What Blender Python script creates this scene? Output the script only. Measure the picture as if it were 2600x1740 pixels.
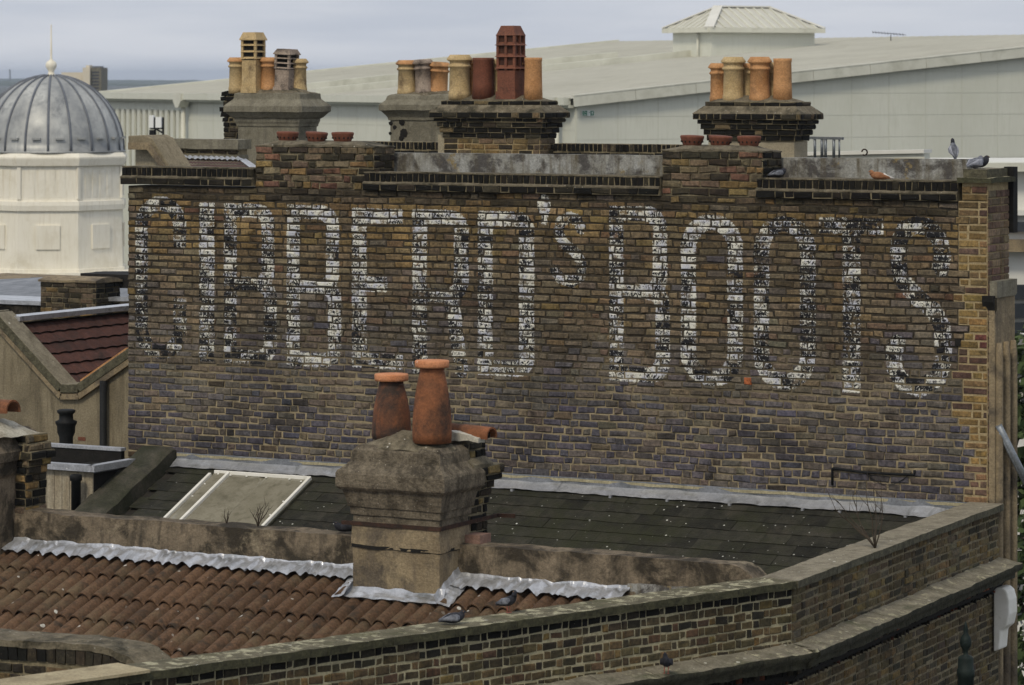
import bpy, math, random
from mathutils import Vector, Matrix, noise as mnoise

for _o in list(bpy.data.objects):
    bpy.data.objects.remove(_o)
SC = bpy.context.scene
COL = SC.collection
R = math.radians
random.seed(7)

# ------------------------------------------------------------------ camera
F_PX, HOR, YAW = 8822.0, 192.0, R(29)
CAM = Vector((12.324, -31.768, 14.0))
cd = bpy.data.cameras.new('camera')
cam = bpy.data.objects.new('camera', cd); COL.objects.link(cam)
cam.location = CAM
cam.rotation_euler = (R(90), 0, YAW)
cd.sensor_width = 36.0
cd.lens = 36.0 * F_PX / 2600.0
cd.shift_y = -(870.0 - HOR) / 2600.0
cd.clip_start, cd.clip_end = 0.5, 30000
SC.camera = cam
cd.dof.use_dof = True
cd.dof.focus_distance = 36.5
cd.dof.aperture_fstop = 6.3

# ------------------------------------------------------------------ sky, sun, exposure
SUN_EL, SUN_AZ = R(46), R(174)          # azimuth measured clockwise from +Y
world = bpy.data.worlds.new('World'); SC.world = world
world.use_nodes = True
nt = world.node_tree
bgn = nt.nodes['Background']
sky = nt.nodes.new('ShaderNodeTexSky'); sky.sky_type = 'NISHITA'; sky.sun_disc = False
sky.sun_elevation, sky.sun_rotation = SUN_EL, SUN_AZ
sky.air_density, sky.dust_density, sky.ozone_density = 1.0, 3.0, 1.0
tcw = nt.nodes.new('ShaderNodeTexCoord')
mpw = nt.nodes.new('ShaderNodeMapping'); mpw.inputs['Scale'].default_value = (6.0, 6.0, 55.0)
nzw = nt.nodes.new('ShaderNodeTexNoise'); nzw.inputs['Scale'].default_value = 1.6; nzw.inputs['Detail'].default_value = 5
rpw = nt.nodes.new('ShaderNodeValToRGB')
rpw.color_ramp.elements[0].position, rpw.color_ramp.elements[0].color = 0.36, (5.35, 5.75, 6.55, 1)
rpw.color_ramp.elements[1].position, rpw.color_ramp.elements[1].color = 0.66, (6.6, 6.85, 7.4, 1)
mxw = nt.nodes.new('ShaderNodeMix'); mxw.data_type = 'RGBA'; mxw.inputs[0].default_value = 0.9
nt.links.new(tcw.outputs['Generated'], mpw.inputs['Vector']); nt.links.new(mpw.outputs[0], nzw.inputs['Vector'])
nt.links.new(nzw.outputs[0], rpw.inputs[0])
nt.links.new(sky.outputs[0], mxw.inputs[6]); nt.links.new(rpw.outputs[0], mxw.inputs[7])
nt.links.new(mxw.outputs[2], bgn.inputs[0])
bgn.inputs[1].default_value = 0.1
sd = bpy.data.lights.new('sun', 'SUN'); sd.energy = 1.5; sd.angle = R(11); sd.color = (1.0, 0.9, 0.72)
sun = bpy.data.objects.new('sun', sd); COL.objects.link(sun)
sdir = Vector((math.sin(SUN_AZ) * math.cos(SUN_EL), math.cos(SUN_AZ) * math.cos(SUN_EL), math.sin(SUN_EL)))
sun.rotation_euler = sdir.to_track_quat('Z', 'Y').to_euler()
sun.location = (0, -20, 40)
SC.view_settings.view_transform = 'Standard'
SC.view_settings.look = 'None'
SC.view_settings.exposure = 0.1
SC.view_settings.gamma = 1.0
SC.render.engine = 'CYCLES'
SC.cycles.max_bounces = 5
SC.cycles.diffuse_bounces = 2
SC.cycles.glossy_bounces = 3
SC.cycles.use_denoising = True
SC.cycles.volume_bounces = 0

# ------------------------------------------------------------------ survey: sight lines cut with real planes
_c, _s = math.cos(YAW), math.sin(YAW)
def _ray(px, py):
    a = (px - 1300) / F_PX
    return Vector((a * _c - _s, a * _s + _c, (HOR - py) / F_PX))
def on_y(px, py, y):
    d = _ray(px, py); return CAM + d * ((y - CAM.y) / d.y)
def on_x(px, py, x):
    d = _ray(px, py); return CAM + d * ((x - CAM.x) / d.x)
def on_z(px, py, z):
    d = _ray(px, py); return CAM + d * ((z - CAM.z) / d.z)
def far(px, py, dist):
    d = _ray(px, py); return CAM + d * dist
RIGHT = Vector((_c, _s, 0)); FWD = Vector((-_s, _c, 0))
def seen_scale(p):
    return F_PX / max(0.5, (p - CAM).dot(FWD))

# ------------------------------------------------------------------ objects, parents, labels
WOFF = {}
def tag(o, label=None, cat=None, group=None, kind=None):
    if label: o['label'] = label
    if cat: o['category'] = cat
    if group: o['group'] = group
    if kind: o['kind'] = kind
    return o
def thing(name, label, cat, loc, group=None):
    o = bpy.data.objects.new(name, None); COL.objects.link(o)
    o.empty_display_size = 0.2
    o.location = loc; WOFF[o.name] = Vector(loc)
    return tag(o, label, cat, group)
def put(name, mesh, parent=None, loc=None, rot=None):
    o = bpy.data.objects.new(name, mesh); COL.objects.link(o)
    if parent is not None:
        o.parent = parent
        base = WOFF[parent.name]
        o.location = (Vector(loc) - base) if loc is not None else (0, 0, 0)
        WOFF[o.name] = Vector(loc) if loc is not None else base
    else:
        o.location = loc if loc is not None else (0, 0, 0)
        WOFF[o.name] = Vector(o.location)
    if rot is not None: o.rotation_euler = rot
    return o

class MB:
    """collects faces in world coordinates; build() links them as one mesh object"""
    def __init__(self): self.v, self.f, self.sm = [], [], []
    def add(self, vs, fs, smooth=False):
        b = len(self.v); self.v += [tuple(p) for p in vs]
        self.f += [tuple(i + b for i in q) for q in fs]; self.sm += [smooth] * len(fs)
        return self
    def box(self, a, b, rz=0.0, piv=None):
        x0, y0, z0 = a; x1, y1, z1 = b
        vs = [Vector(p) for p in ((x0,y0,z0),(x1,y0,z0),(x1,y1,z0),(x0,y1,z0),(x0,y0,z1),(x1,y0,z1),(x1,y1,z1),(x0,y1,z1))]
        if rz:
            m = Matrix.Rotation(rz, 3, 'Z'); pv = Vector(piv) if piv else Vector(((x0+x1)/2,(y0+y1)/2,0))
            vs = [m @ (p - pv) + pv for p in vs]
        return self.add(vs, [(0,3,2,1),(4,5,6,7),(0,1,5,4),(1,2,6,5),(2,3,7,6),(3,0,4,7)])
    def bar(self, p, q, w, h, up=(0,0,1)):
        p, q = Vector(p), Vector(q); d = (q - p).normalized(); u = Vector(up)
        s = d.cross(u)
        if s.length < 1e-4: s = d.cross(Vector((1,0,0)))
        s.normalize(); u = s.cross(d).normalized()
        vs = []
        for e in (p, q):
            for a, b in ((-1,-1),(1,-1),(1,1),(-1,1)): vs.append(e + s*a*w/2 + u*b*h/2)
        return self.add(vs, [(3,2,1,0),(4,5,6,7),(0,1,5,4),(1,2,6,5),(2,3,7,6),(3,0,4,7)])
    def prism(self, poly, axis, a, b):
        """poly: list of 2D points in the plane across axis ('x': (y,z), 'y': (x,z), 'z': (x,y)), extruded a..b"""
        n = len(poly); vs = []
        for t in (a, b):
            for p in poly:
                vs.append((t, p[0], p[1]) if axis == 'x' else (p[0], t, p[1]) if axis == 'y' else (p[0], p[1], t))
        fs = [tuple(range(n))[::-1], tuple(range(n, 2*n))]
        fs += [(i, (i+1) % n, n + (i+1) % n, n + i) for i in range(n)]
        return self.add(vs, fs)
    def hull(self, low, high, z0, z1):
        """frustum between two plan polygons"""
        n = len(low)
        vs = [(p[0], p[1], z0) for p in low] + [(p[0], p[1], z1) for p in high]
        fs = [tuple(range(n))[::-1], tuple(range(n, 2*n))] + [(i, (i+1) % n, n + (i+1) % n, n + i) for i in range(n)]
        return self.add(vs, fs)
    def lathe(self, c, prof, n=20, squash=(1,1), smooth=True, jit=0.0, rot=None, caps=True):
        c = Vector(c); vs = []; m = rot
        for r, z in prof:
            for i in range(n):
                a = 2*math.pi*i/n
                rr = r * (1 + random.uniform(-jit, jit))
                p = Vector((math.cos(a)*rr*squash[0], math.sin(a)*rr*squash[1], z))
                vs.append(c + (m @ p if m else p))
        fs = []
        for k in range(len(prof)-1):
            for i in range(n):
                j = (i+1) % n
                fs.append((k*n+i, k*n+j, (k+1)*n+j, (k+1)*n+i))
        self.add(vs, fs, smooth)
        if caps:
            b = len(self.v) - n*len(prof)
            self.f.append(tuple(b + i for i in range(n))[::-1]); self.sm.append(False)
            self.f.append(tuple(b + n*(len(prof)-1) + i for i in range(n))); self.sm.append(False)
        return self
    def tube(self, pts, rad, n=8, smooth=True, caps=True, flat=1.0):
        pts = [Vector(p) for p in pts]; k = len(pts)
        rs = rad if isinstance(rad, (list, tuple)) else [rad]*k
        vs = []; pu = None
        for i, p in enumerate(pts):
            d = (pts[min(i+1,k-1)] - pts[max(i-1,0)]).normalized()
            u = Vector((0,0,1)) if abs(d.z) < 0.9 else Vector((0,1,0))
            if pu is not None: u = pu
            s = d.cross(u).normalized(); u = s.cross(d).normalized(); pu = u
            rw, rh = rs[i] if isinstance(rs[i], (list, tuple)) else (rs[i], rs[i]*flat)
            for j in range(n):
                a = 2*math.pi*j/n
                vs.append(p + s*math.cos(a)*rw + u*math.sin(a)*rh)
        fs = []
        for i in range(k-1):
            for j in range(n):
                q = (j+1) % n
                fs.append((i*n+j, i*n+q, (i+1)*n+q, (i+1)*n+j))
        b = len(self.v)
        self.add(vs, fs, smooth)
        if caps:
            self.f.append(tuple(b + j for j in range(n))[::-1]); self.sm.append(False)
            self.f.append(tuple(b + (k-1)*n + j for j in range(n))); self.sm.append(False)
        return self
    def grid(self, fn, nu, nv, smooth=True):
        vs = [fn(i/nu, j/nv) for j in range(nv+1) for i in range(nu+1)]
        fs = [(j*(nu+1)+i, j*(nu+1)+i+1, (j+1)*(nu+1)+i+1, (j+1)*(nu+1)+i) for j in range(nv) for i in range(nu)]
        return self.add(vs, fs, smooth)
    def mesh(self, name, mat, off=(0,0,0)):
        me = bpy.data.meshes.new(name); ox, oy, oz = off
        me.from_pydata([(p[0]-ox, p[1]-oy, p[2]-oz) for p in self.v], [], self.f)
        me.polygons.foreach_set('use_smooth', self.sm)
        if mat: me.materials.append(mat)
        me.update(); return me
    def build(self, name, mat, parent=None, kind=None, bevel=0.0):
        off = WOFF[parent.name] if parent is not None else (0,0,0)
        o = put(name, self.mesh(name, mat, off), parent)
        if kind: o['kind'] = kind
        if bevel:
            b = o.modifiers.new('bevel', 'BEVEL'); b.width = bevel; b.segments = 2; b.limit_method = 'ANGLE'
        return o
def rough_slab(mb, fn, nu, nv, nw, amp, sc=3.0):
    """closed box-like block given by fn(u,v,w)->Vector, with a worn uneven surface"""
    def q(u, v, w):
        p = Vector(fn(u, v, w))
        return p + mnoise.noise_vector(p * sc) * amp + mnoise.noise_vector(p * sc * 3.7) * amp * 0.45
    mb.grid(lambda a, b: q(a, b, 1), nu, nv); mb.grid(lambda a, b: q(1-a, b, 0), nu, nv)
    mb.grid(lambda a, b: q(a, 0, b), nu, nw); mb.grid(lambda a, b: q(1-a, 1, b), nu, nw)
    mb.grid(lambda a, b: q(0, 1-a, b), nv, nw); mb.grid(lambda a, b: q(1, a, b), nv, nw)
    return mb

# ------------------------------------------------------------------ materials
def nodes_of(name):
    m = bpy.data.materials.new(name); m.use_nodes = True
    t = m.node_tree; return m, t, t.nodes['Principled BSDF']
def N(t, kind, **kw):
    n = t.nodes.new(kind)
    for k, v in kw.items():
        if k in n.inputs: n.inputs[k].default_value = v
        else: setattr(n, k, v)
    return n
def L(t, a, b): t.links.new(a, b)
def ramp(t, src, stops):
    r = N(t, 'ShaderNodeValToRGB'); cr = r.color_ramp
    while len(cr.elements) < len(stops): cr.elements.new(0.5)
    for e, (p, c) in zip(cr.elements, stops):
        e.position = p; e.color = (*c, 1) if len(c) == 3 else c
    L(t, src, r.inputs[0]); return r.outputs[0]
def mixc(t, fac, a, b, mode='MIX'):
    n = N(t, 'ShaderNodeMix', data_type='RGBA', blend_type=mode)
    for i, x in ((0, fac), (6, a), (7, b)):
        if hasattr(x, 'is_linked'): L(t, x, n.inputs[i])
        else: n.inputs[i].default_value = x if i == 0 else (*x, 1) if len(x) == 3 else x
    return n.outputs[2]
def math2(t, op, a, b=None, clamp=False):
    n = N(t, 'ShaderNodeMath', operation=op); n.use_clamp = clamp
    for i, x in ((0, a), (1, b)):
        if x is None: continue
        if hasattr(x, 'is_linked'): L(t, x, n.inputs[i])
        else: n.inputs[i].default_value = x
    return n.outputs[0]
def noise(t, vec, scale, detail=4, rough=0.55, dist=0.0):
    n = N(t, 'ShaderNodeTexNoise', Scale=scale, Detail=detail, Roughness=rough, Distortion=dist)
    L(t, vec, n.inputs['Vector']); return n.outputs[0]
def pos(t, scale=None):
    g = N(t, 'ShaderNodeNewGeometry')
    if scale is None: return g.outputs['Position']
    m = N(t, 'ShaderNodeMapping'); m.inputs['Scale'].default_value = scale
    L(t, g.outputs['Position'], m.inputs['Vector']); return m.outputs[0]
def weathered(name, c1, c2, scale=6.0, stain=None, stain_scale=1.5, stain_at=(0.5, 0.68), streak=None, moss=None, moss_at=(0.52, 0.68), speck=None,
              bump=0.25, bump_scale=40.0, rough=0.9, metal=0.0, stretch=None, vary=0.0, spec=0.3, side=None, grain=0.0):
    m, t, b = nodes_of(name)
    p = pos(t, stretch)
    col = ramp(t, noise(t, p, scale, 6, 0.62), [(0.34, c1), (0.66, c2)])
    if vary:
        oi = N(t, 'ShaderNodeObjectInfo')
        v = N(t, 'ShaderNodeMapRange'); L(t, oi.outputs['Random'], v.inputs[0])
        v.inputs[3].default_value = 1 - vary; v.inputs[4].default_value = 1 + vary
        cb = N(t, 'ShaderNodeCombineColor')
        for i in range(3): L(t, v.outputs[0], cb.inputs[i])
        col = mixc(t, 1.0, col, cb.outputs[0], 'MULTIPLY')
    if stain:
        f = ramp(t, noise(t, p, stain_scale, 7, 0.68, 0.4), [(stain_at[0], (0,0,0)), (stain_at[1], (1,1,1))])
        col = mixc(t, f, col, stain)
    if streak:
        f = ramp(t, noise(t, pos(t, (7, 7, 0.8)), 1.6, 5, 0.6), [(0.5, (0,0,0)), (0.72, (1,1,1))])
        col = mixc(t, f, col, streak)
    if moss:
        f = ramp(t, noise(t, pos(t), 2.3, 7, 0.7), [(moss_at[0], (0,0,0)), (moss_at[1], (1,1,1))])
        col = mixc(t, f, col, moss)
    if speck:
        sc, sz, sch = speck[1], speck[2], speck[0]
        vo = N(t, 'ShaderNodeTexVoronoi', Scale=sc); L(t, pos(t), vo.inputs['Vector'])
        gate = ramp(t, noise(t, pos(t), 1.7, 3), [(0.42, (0,0,0)), (0.6, (1,1,1))])
        sv = N(t, 'ShaderNodeSeparateColor'); L(t, vo.outputs['Color'], sv.inputs[0])
        warp = math2(t, 'ADD', vo.outputs['Distance'], math2(t, 'MULTIPLY', math2(t, 'SUBTRACT', noise(t, pos(t), sc*4, 2), 0.5), 0.12))
        rel = math2(t, 'SUBTRACT', warp, math2(t, 'MULTIPLY', math2(t, 'POWER', sv.outputs[0], 3.0), sz*1.7))
        sm = ramp(t, rel, [(0.0, (1,1,1)), (0.03, (0,0,0))])
        col = mixc(t, math2(t, 'MULTIPLY', sm, gate), col, sch)
    if side:    # upright faces darker than the tops, lichen stays on top
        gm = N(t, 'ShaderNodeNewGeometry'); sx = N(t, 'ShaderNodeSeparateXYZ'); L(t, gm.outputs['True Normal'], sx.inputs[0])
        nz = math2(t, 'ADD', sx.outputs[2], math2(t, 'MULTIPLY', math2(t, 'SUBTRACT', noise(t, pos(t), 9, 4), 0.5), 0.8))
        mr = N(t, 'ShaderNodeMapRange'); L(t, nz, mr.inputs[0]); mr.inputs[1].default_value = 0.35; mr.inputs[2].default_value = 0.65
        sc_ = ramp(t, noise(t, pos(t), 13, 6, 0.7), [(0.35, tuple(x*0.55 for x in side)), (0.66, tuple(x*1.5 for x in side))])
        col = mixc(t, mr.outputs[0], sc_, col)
    if grain or bump:
        gr = grain or 0.34
        col = mixc(t, 1.0, col, ramp(t, noise(t, pos(t), 46, 5, 0.8), [(0.3, (1-gr,)*3), (0.5, (1.0,)*3), (0.7, (1+gr*1.15,)*3)]), 'MULTIPLY')
    L(t, col, b.inputs['Base Color'])
    b.inputs['Roughness'].default_value = rough; b.inputs['Metallic'].default_value = metal
    b.inputs['Specular IOR Level'].default_value = spec
    if bump:
        bp = N(t, 'ShaderNodeBump', Strength=bump, Distance=0.02)
        L(t, noise(t, pos(t), bump_scale, 5, 0.65), bp.inputs['Height']); L(t, bp.outputs[0], b.inputs['Normal'])
    return m

def brick_material():
    m, t, b = nodes_of('brick')
    at = N(t, 'ShaderNodeAttribute', attribute_name='bcol')
    ap = N(t, 'ShaderNodeAttribute', attribute_name='pnt')
    p = pos(t)
    n1 = noise(t, p, 34, 6, 0.75)
    col = mixc(t, 1.0, at.outputs['Color'], ramp(t, n1, [(0.28, (0.32, 0.32, 0.34)), (0.5, (0.95, 0.95, 0.95)), (0.72, (1.75, 1.68, 1.55))]), 'MULTIPLY')
    soot = ramp(t, noise(t, p, 7, 7, 0.7, 0.5), [(0.54, (0,0,0)), (0.72, (0.75,0.75,0.75))])
    col = mixc(t, soot, col, (0.01, 0.009, 0.0075))
    run = ramp(t, noise(t, pos(t, (4.5, 4.5, 0.55)), 1.5, 6, 0.7, 0.3), [(0.5, (0,0,0)), (0.68, (0.75,0.75,0.75))])
    col = mixc(t, run, col, mixc(t, 1.0, col, (0.5, 0.47, 0.42), 'MULTIPLY'))
    zone = ramp(t, noise(t, pos(t, (1.0, 1.0, 1.5)), 0.9, 6, 0.65, 0.6), [(0.36, (0.55, 0.55, 0.55)), (0.5, (0.88, 0.88, 0.88)), (0.64, (1.2, 1.18, 1.13))])
    col = mixc(t, 1.0, col, zone, 'MULTIPLY')
    lime = ramp(t, noise(t, p, 55, 3, 0.5), [(0.70, (0,0,0)), (0.78, (0.7,0.7,0.7))])
    col = mixc(t, lime, col, (0.33, 0.27, 0.19))
    se = N(t, 'ShaderNodeSeparateColor'); L(t, ap.outputs['Color'], se.inputs[0])
    # letter paint: r = 0.5 at the outline, g = how much white is left, b = 1 at the brick's edge
    edge_n = noise(t, p, 60, 3)
    r = math2(t, 'ADD', se.outputs[0], math2(t, 'MULTIPLY', math2(t, 'SUBTRACT', edge_n, 0.5), 0.7))
    mask = ramp(t, r, [(0.46, (0,0,0)), (0.54, (1,1,1))])
    fl = noise(t, pos(t, (1.0, 1.0, 0.7)), 26, 4, 0.6, 2.2)
    thr = math2(t, 'ADD', fl, math2(t, 'MULTIPLY', se.outputs[1], 0.33))
    thr = math2(t, 'ADD', thr, math2(t, 'MULTIPLY', se.outputs[2], 0.07))
    thr = math2(t, 'ADD', thr, math2(t, 'MULTIPLY', math2(t, 'SUBTRACT', noise(t, p, 5.5, 4, 0.6), 0.5), 0.45))
    white = ramp(t, thr, [(0.68, (0,0,0)), (0.75, (1,1,1))])
    tint = mixc(t, ramp(t, noise(t, p, 9, 3), [(0.45, (0,0,0)), (0.6, (1,1,1))]), (0.66, 0.645, 0.56), (0.5, 0.51, 0.56))
    paint = mixc(t, white, (0.014, 0.014, 0.016), tint)
    gone = ramp(t, noise(t, p, 11, 6, 0.72), [(0.53, (0,0,0)), (0.60, (1,1,1))])
    mk = math2(t, 'MULTIPLY', mask, math2(t, 'SUBTRACT', 1.0, math2(t, 'MULTIPLY', gone, 0.88)))
    col = mixc(t, mk, col, paint)
    L(t, col, b.inputs['Base Color'])
    b.inputs['Roughness'].default_value = 0.88; b.inputs['Specular IOR Level'].default_value = 0.25
    bp = N(t, 'ShaderNodeBump', Strength=0.55, Distance=0.012)
    L(t, noise(t, p, 60, 6, 0.7), bp.inputs['Height']); L(t, bp.outputs[0], b.inputs['Normal'])
    return m

M = {}
M['brick'] = brick_material()
def mortar(name, lo, hi, dark, dark_at=(0.5, 0.66)):
    return weathered(name, lo, hi, 14, dark, 2.2, dark_at, bump=0.6, bump_scale=70)
def wall_mortar():
    m, t, b = nodes_of('mortar_wall')
    g = N(t, 'ShaderNodeNewGeometry'); s = N(t, 'ShaderNodeSeparateXYZ'); L(t, g.outputs['Position'], s.inputs[0])
    q = pos(t)
    up = ramp(t, noise(t, q, 14, 6, 0.62), [(0.34, (0.018, 0.0145, 0.0095)), (0.66, (0.06, 0.047, 0.029))])  # sooty upper joints, darkened further to hold crevice shade in the colour
    lo = ramp(t, noise(t, q, 11, 6, 0.62), [(0.34, (0.17, 0.138, 0.084)), (0.66, (0.38, 0.31, 0.19))])
    h = math2(t, 'ADD', s.outputs[2], math2(t, 'MULTIPLY', math2(t, 'SUBTRACT', noise(t, q, 0.8, 6, 0.65), 0.5), 2.6))
    mr = N(t, 'ShaderNodeMapRange'); L(t, h, mr.inputs[0])
    mr.inputs[1].default_value, mr.inputs[2].default_value = 10.5, 11.3
    L(t, mixc(t, mr.outputs[0], lo, up), b.inputs['Base Color'])
    b.inputs['Roughness'].default_value = 0.95
    bp = N(t, 'ShaderNodeBump', Strength=0.7, Distance=0.012); L(t, noise(t, q, 70, 5, 0.65), bp.inputs['Height']); L(t, bp.outputs[0], b.inputs['Normal'])
    return m
M['mortar'] = wall_mortar()
M['mortar_pale'] = mortar('mortar_pale', (0.3, 0.265, 0.165), (0.42, 0.375, 0.24), (0.17, 0.145, 0.085), (0.6, 0.78))
M['mortar_dark'] = mortar('mortar_dark', (0.15, 0.125, 0.075), (0.25, 0.21, 0.13), (0.04, 0.034, 0.022))
M['mortar_quoin'] = mortar('mortar_quoin', (0.3, 0.23, 0.12), (0.42, 0.33, 0.19), (0.16, 0.12, 0.07), (0.6, 0.75))
M['flaunching'] = weathered('flaunching', (0.1, 0.084, 0.056), (0.215, 0.183, 0.124), 9, (0.038, 0.034, 0.021), 3.2, (0.5, 0.64), speck=((0.5, 0.47, 0.4), 24, 0.13), bump=0.9, bump_scale=45)
M['render_tan'] = weathered('render_tan', (0.2, 0.155, 0.095), (0.31, 0.245, 0.15), 4, (0.1, 0.082, 0.06), 1.7, (0.5, 0.62), streak=(0.13, 0.105, 0.075), bump=0.6, bump_scale=35)
M['render_grey'] = weathered('render_grey', (0.145, 0.132, 0.095), (0.225, 0.207, 0.155), 5, (0.075, 0.068, 0.048), 1.6, (0.52, 0.7), streak=(0.12, 0.11, 0.085), bump=0.5, bump_scale=35)
M['render_stain'] = weathered('render_stain', (0.12, 0.096, 0.066), (0.23, 0.182, 0.125), 6, (0.038, 0.031, 0.021), 2.4, (0.44, 0.56), streak=(0.05, 0.041, 0.03), moss=(0.3, 0.25, 0.17), moss_at=(0.6, 0.74), bump=0.8, bump_scale=30)
M['render_lead'] = weathered('render_lead', (0.2, 0.19, 0.155), (0.34, 0.345, 0.33), 3.2, (0.075, 0.07, 0.065), 3.0, (0.48, 0.58), streak=(0.1, 0.082, 0.05), moss=(0.22, 0.17, 0.085), moss_at=(0.57, 0.62), bump=0.3)
M['render_pale'] = weathered('render_pale', (0.25, 0.215, 0.15), (0.33, 0.29, 0.205), 3, (0.17, 0.145, 0.1), 1.2, (0.56, 0.8), bump=0.2)
M['render_cap'] = weathered('render_cap', (0.105, 0.086, 0.06), (0.19, 0.158, 0.112), 11, (0.05, 0.041, 0.028), 6.0, (0.52, 0.66), streak=(0.06, 0.049, 0.034), speck=((0.42, 0.38, 0.3), 30, 0.1), bump=0.9, bump_scale=34, grain=0.5)
M['render_house'] = weathered('render_house', (0.19, 0.158, 0.102), (0.25, 0.212, 0.142), 3, (0.115, 0.097, 0.064), 1.1, (0.5, 0.72), streak=(0.12, 0.1, 0.066), bump=0.25)
M['stone'] = weathered('stone', (0.17, 0.148, 0.105), (0.27, 0.24, 0.175), 9, (0.11, 0.095, 0.065), 3.0, (0.54, 0.72), moss=(0.12, 0.112, 0.06), moss_at=(0.58, 0.74), speck=((0.6, 0.58, 0.5), 11, 0.1), bump=0.6, side=(0.085, 0.078, 0.05))
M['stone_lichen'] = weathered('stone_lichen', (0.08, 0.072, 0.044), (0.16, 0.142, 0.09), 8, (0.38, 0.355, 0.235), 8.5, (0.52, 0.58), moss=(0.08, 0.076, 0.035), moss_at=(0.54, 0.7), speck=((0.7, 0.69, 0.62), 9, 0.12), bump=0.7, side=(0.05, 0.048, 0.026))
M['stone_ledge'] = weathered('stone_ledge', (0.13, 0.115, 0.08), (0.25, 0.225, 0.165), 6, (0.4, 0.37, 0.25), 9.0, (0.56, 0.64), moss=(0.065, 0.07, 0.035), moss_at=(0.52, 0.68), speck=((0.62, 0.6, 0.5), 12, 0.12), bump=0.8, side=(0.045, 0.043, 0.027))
M['stone_new'] = weathered('stone_new', (0.33, 0.27, 0.165), (0.42, 0.36, 0.23), 6, (0.22, 0.18, 0.11), 3, bump=0.3)
M['lead'] = weathered('lead', (0.3, 0.31, 0.33), (0.46, 0.47, 0.5), 5, (0.2, 0.21, 0.22), 3.0, (0.56, 0.72), speck=((0.75, 0.75, 0.72), 16, 0.1), bump=0.35, bump_scale=16, rough=0.42, metal=0.35, spec=0.5)
M['lead_bright'] = weathered('lead_bright', (0.4, 0.41, 0.43), (0.6, 0.61, 0.635), 6, (0.22, 0.225, 0.22), 4.5, (0.52, 0.7), bump=0.15, bump_scale=18, rough=0.3, metal=0.55, spec=0.5, grain=0.16)
M['lead_dull'] = weathered('lead_dull', (0.12, 0.13, 0.14), (0.22, 0.23, 0.25), 5, (0.3, 0.31, 0.33), 2.0, (0.55, 0.75), bump=0.25, bump_scale=14, rough=0.5, metal=0.2)
M['slate'] = weathered('slate', (0.015, 0.015, 0.01), (0.034, 0.032, 0.023), 11, (0.054, 0.047, 0.035), 3.2, (0.54, 0.72), moss=(0.026, 0.0275, 0.012), moss_at=(0.46, 0.66), speck=((0.72, 0.72, 0.66), 17, 0.10), bump=0.5, bump_scale=30, rough=0.7, vary=0.5)
M['slate_kerb'] = weathered('slate_kerb', (0.04, 0.038, 0.028), (0.085, 0.077, 0.057), 6, (0.03, 0.032, 0.018), 1.6, (0.45, 0.6), bump=0.6)
M['pantile'] = weathered('pantile', (0.088, 0.052, 0.03), (0.16, 0.092, 0.052), 30, (0.05, 0.037, 0.026), 7.0, (0.52, 0.66), moss=(0.15, 0.108, 0.062), moss_at=(0.5, 0.68), speck=((0.7, 0.68, 0.6), 8, 0.1), bump=0.7, bump_scale=110, rough=0.95, vary=0.22)
M['deck_dark'] = weathered('deck_dark', (0.02, 0.018, 0.015), (0.035, 0.03, 0.024), 8, bump=0)
M['terracotta'] = weathered('terracotta', (0.175, 0.068, 0.029), (0.265, 0.102, 0.044), 5, (0.06, 0.033, 0.021), 2.2, (0.48, 0.64), bump=0.25, bump_scale=90, rough=0.8)
M['terracotta_sooty'] = weathered('terracotta_sooty', (0.155, 0.06, 0.028), (0.23, 0.088, 0.039), 5, (0.045, 0.031, 0.024), 2.6, (0.42, 0.58), bump=0.25, bump_scale=90, rough=0.82)
M['terracotta_lid'] = weathered('terracotta_lid', (0.47, 0.19, 0.085), (0.58, 0.26, 0.13), 8, speck=((0.8, 0.78, 0.7), 14, 0.07), bump=0.15, rough=0.8)
M['terracotta_red'] = weathered('terracotta_red', (0.12, 0.044, 0.026), (0.175, 0.062, 0.035), 6, (0.14, 0.045, 0.026), 3, (0.55, 0.75), bump=0.2, rough=0.75)
M['clay_buff'] = weathered('clay_buff', (0.40, 0.285, 0.135), (0.52, 0.39, 0.21), 5, (0.17, 0.12, 0.065), 3.2, (0.55, 0.7), bump=0.2, rough=0.8)
M['clay_orange'] = weathered('clay_orange', (0.40, 0.2, 0.08), (0.52, 0.28, 0.125), 5, (0.16, 0.09, 0.045), 3.2, (0.55, 0.7), bump=0.2, rough=0.8)
M['clay_grey'] = weathered('clay_grey', (0.2, 0.155, 0.12), (0.36, 0.29, 0.23), 5, (0.06, 0.048, 0.04), 3.6, (0.5, 0.62), bump=0.4, rough=0.9)
M['clay_brown'] = weathered('clay_brown', (0.135, 0.05, 0.03), (0.2, 0.075, 0.04), 6, (0.06, 0.03, 0.022), 3, bump=0.2, rough=0.7)
M['soot'] = weathered('soot', (0.007, 0.007, 0.006), (0.016, 0.014, 0.012), 8, bump=0.2)  # flue black; also stands in for shade in grooves and under ledges
M['iron_black'] = weathered('iron_black', (0.008, 0.0085, 0.009), (0.018, 0.019, 0.02), 8, bump=0.15, rough=0.6, spec=0.15)
M['iron_rust'] = weathered('iron_rust', (0.02, 0.014, 0.011), (0.06, 0.028, 0.017), 14, bump=0.4, rough=0.8)
M['steel'] = weathered('steel', (0.17, 0.19, 0.21), (0.24, 0.26, 0.28), 8, bump=0.1, rough=0.45, metal=0.5)
M['white_paint'] = weathered('white_paint', (0.74, 0.72, 0.64), (0.84, 0.82, 0.76), 6, (0.5, 0.47, 0.37), 4.0, (0.6, 0.8), bump=0, rough=0.5)
M['polycarb'] = weathered('polycarb', (0.2, 0.185, 0.135), (0.27, 0.25, 0.19), 2.5, (0.13, 0.12, 0.085), 2.2, (0.52, 0.72), streak=(0.15, 0.138, 0.098), bump=0.05, bump_scale=9, rough=0.16, spec=0.55, grain=0.08)
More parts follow.
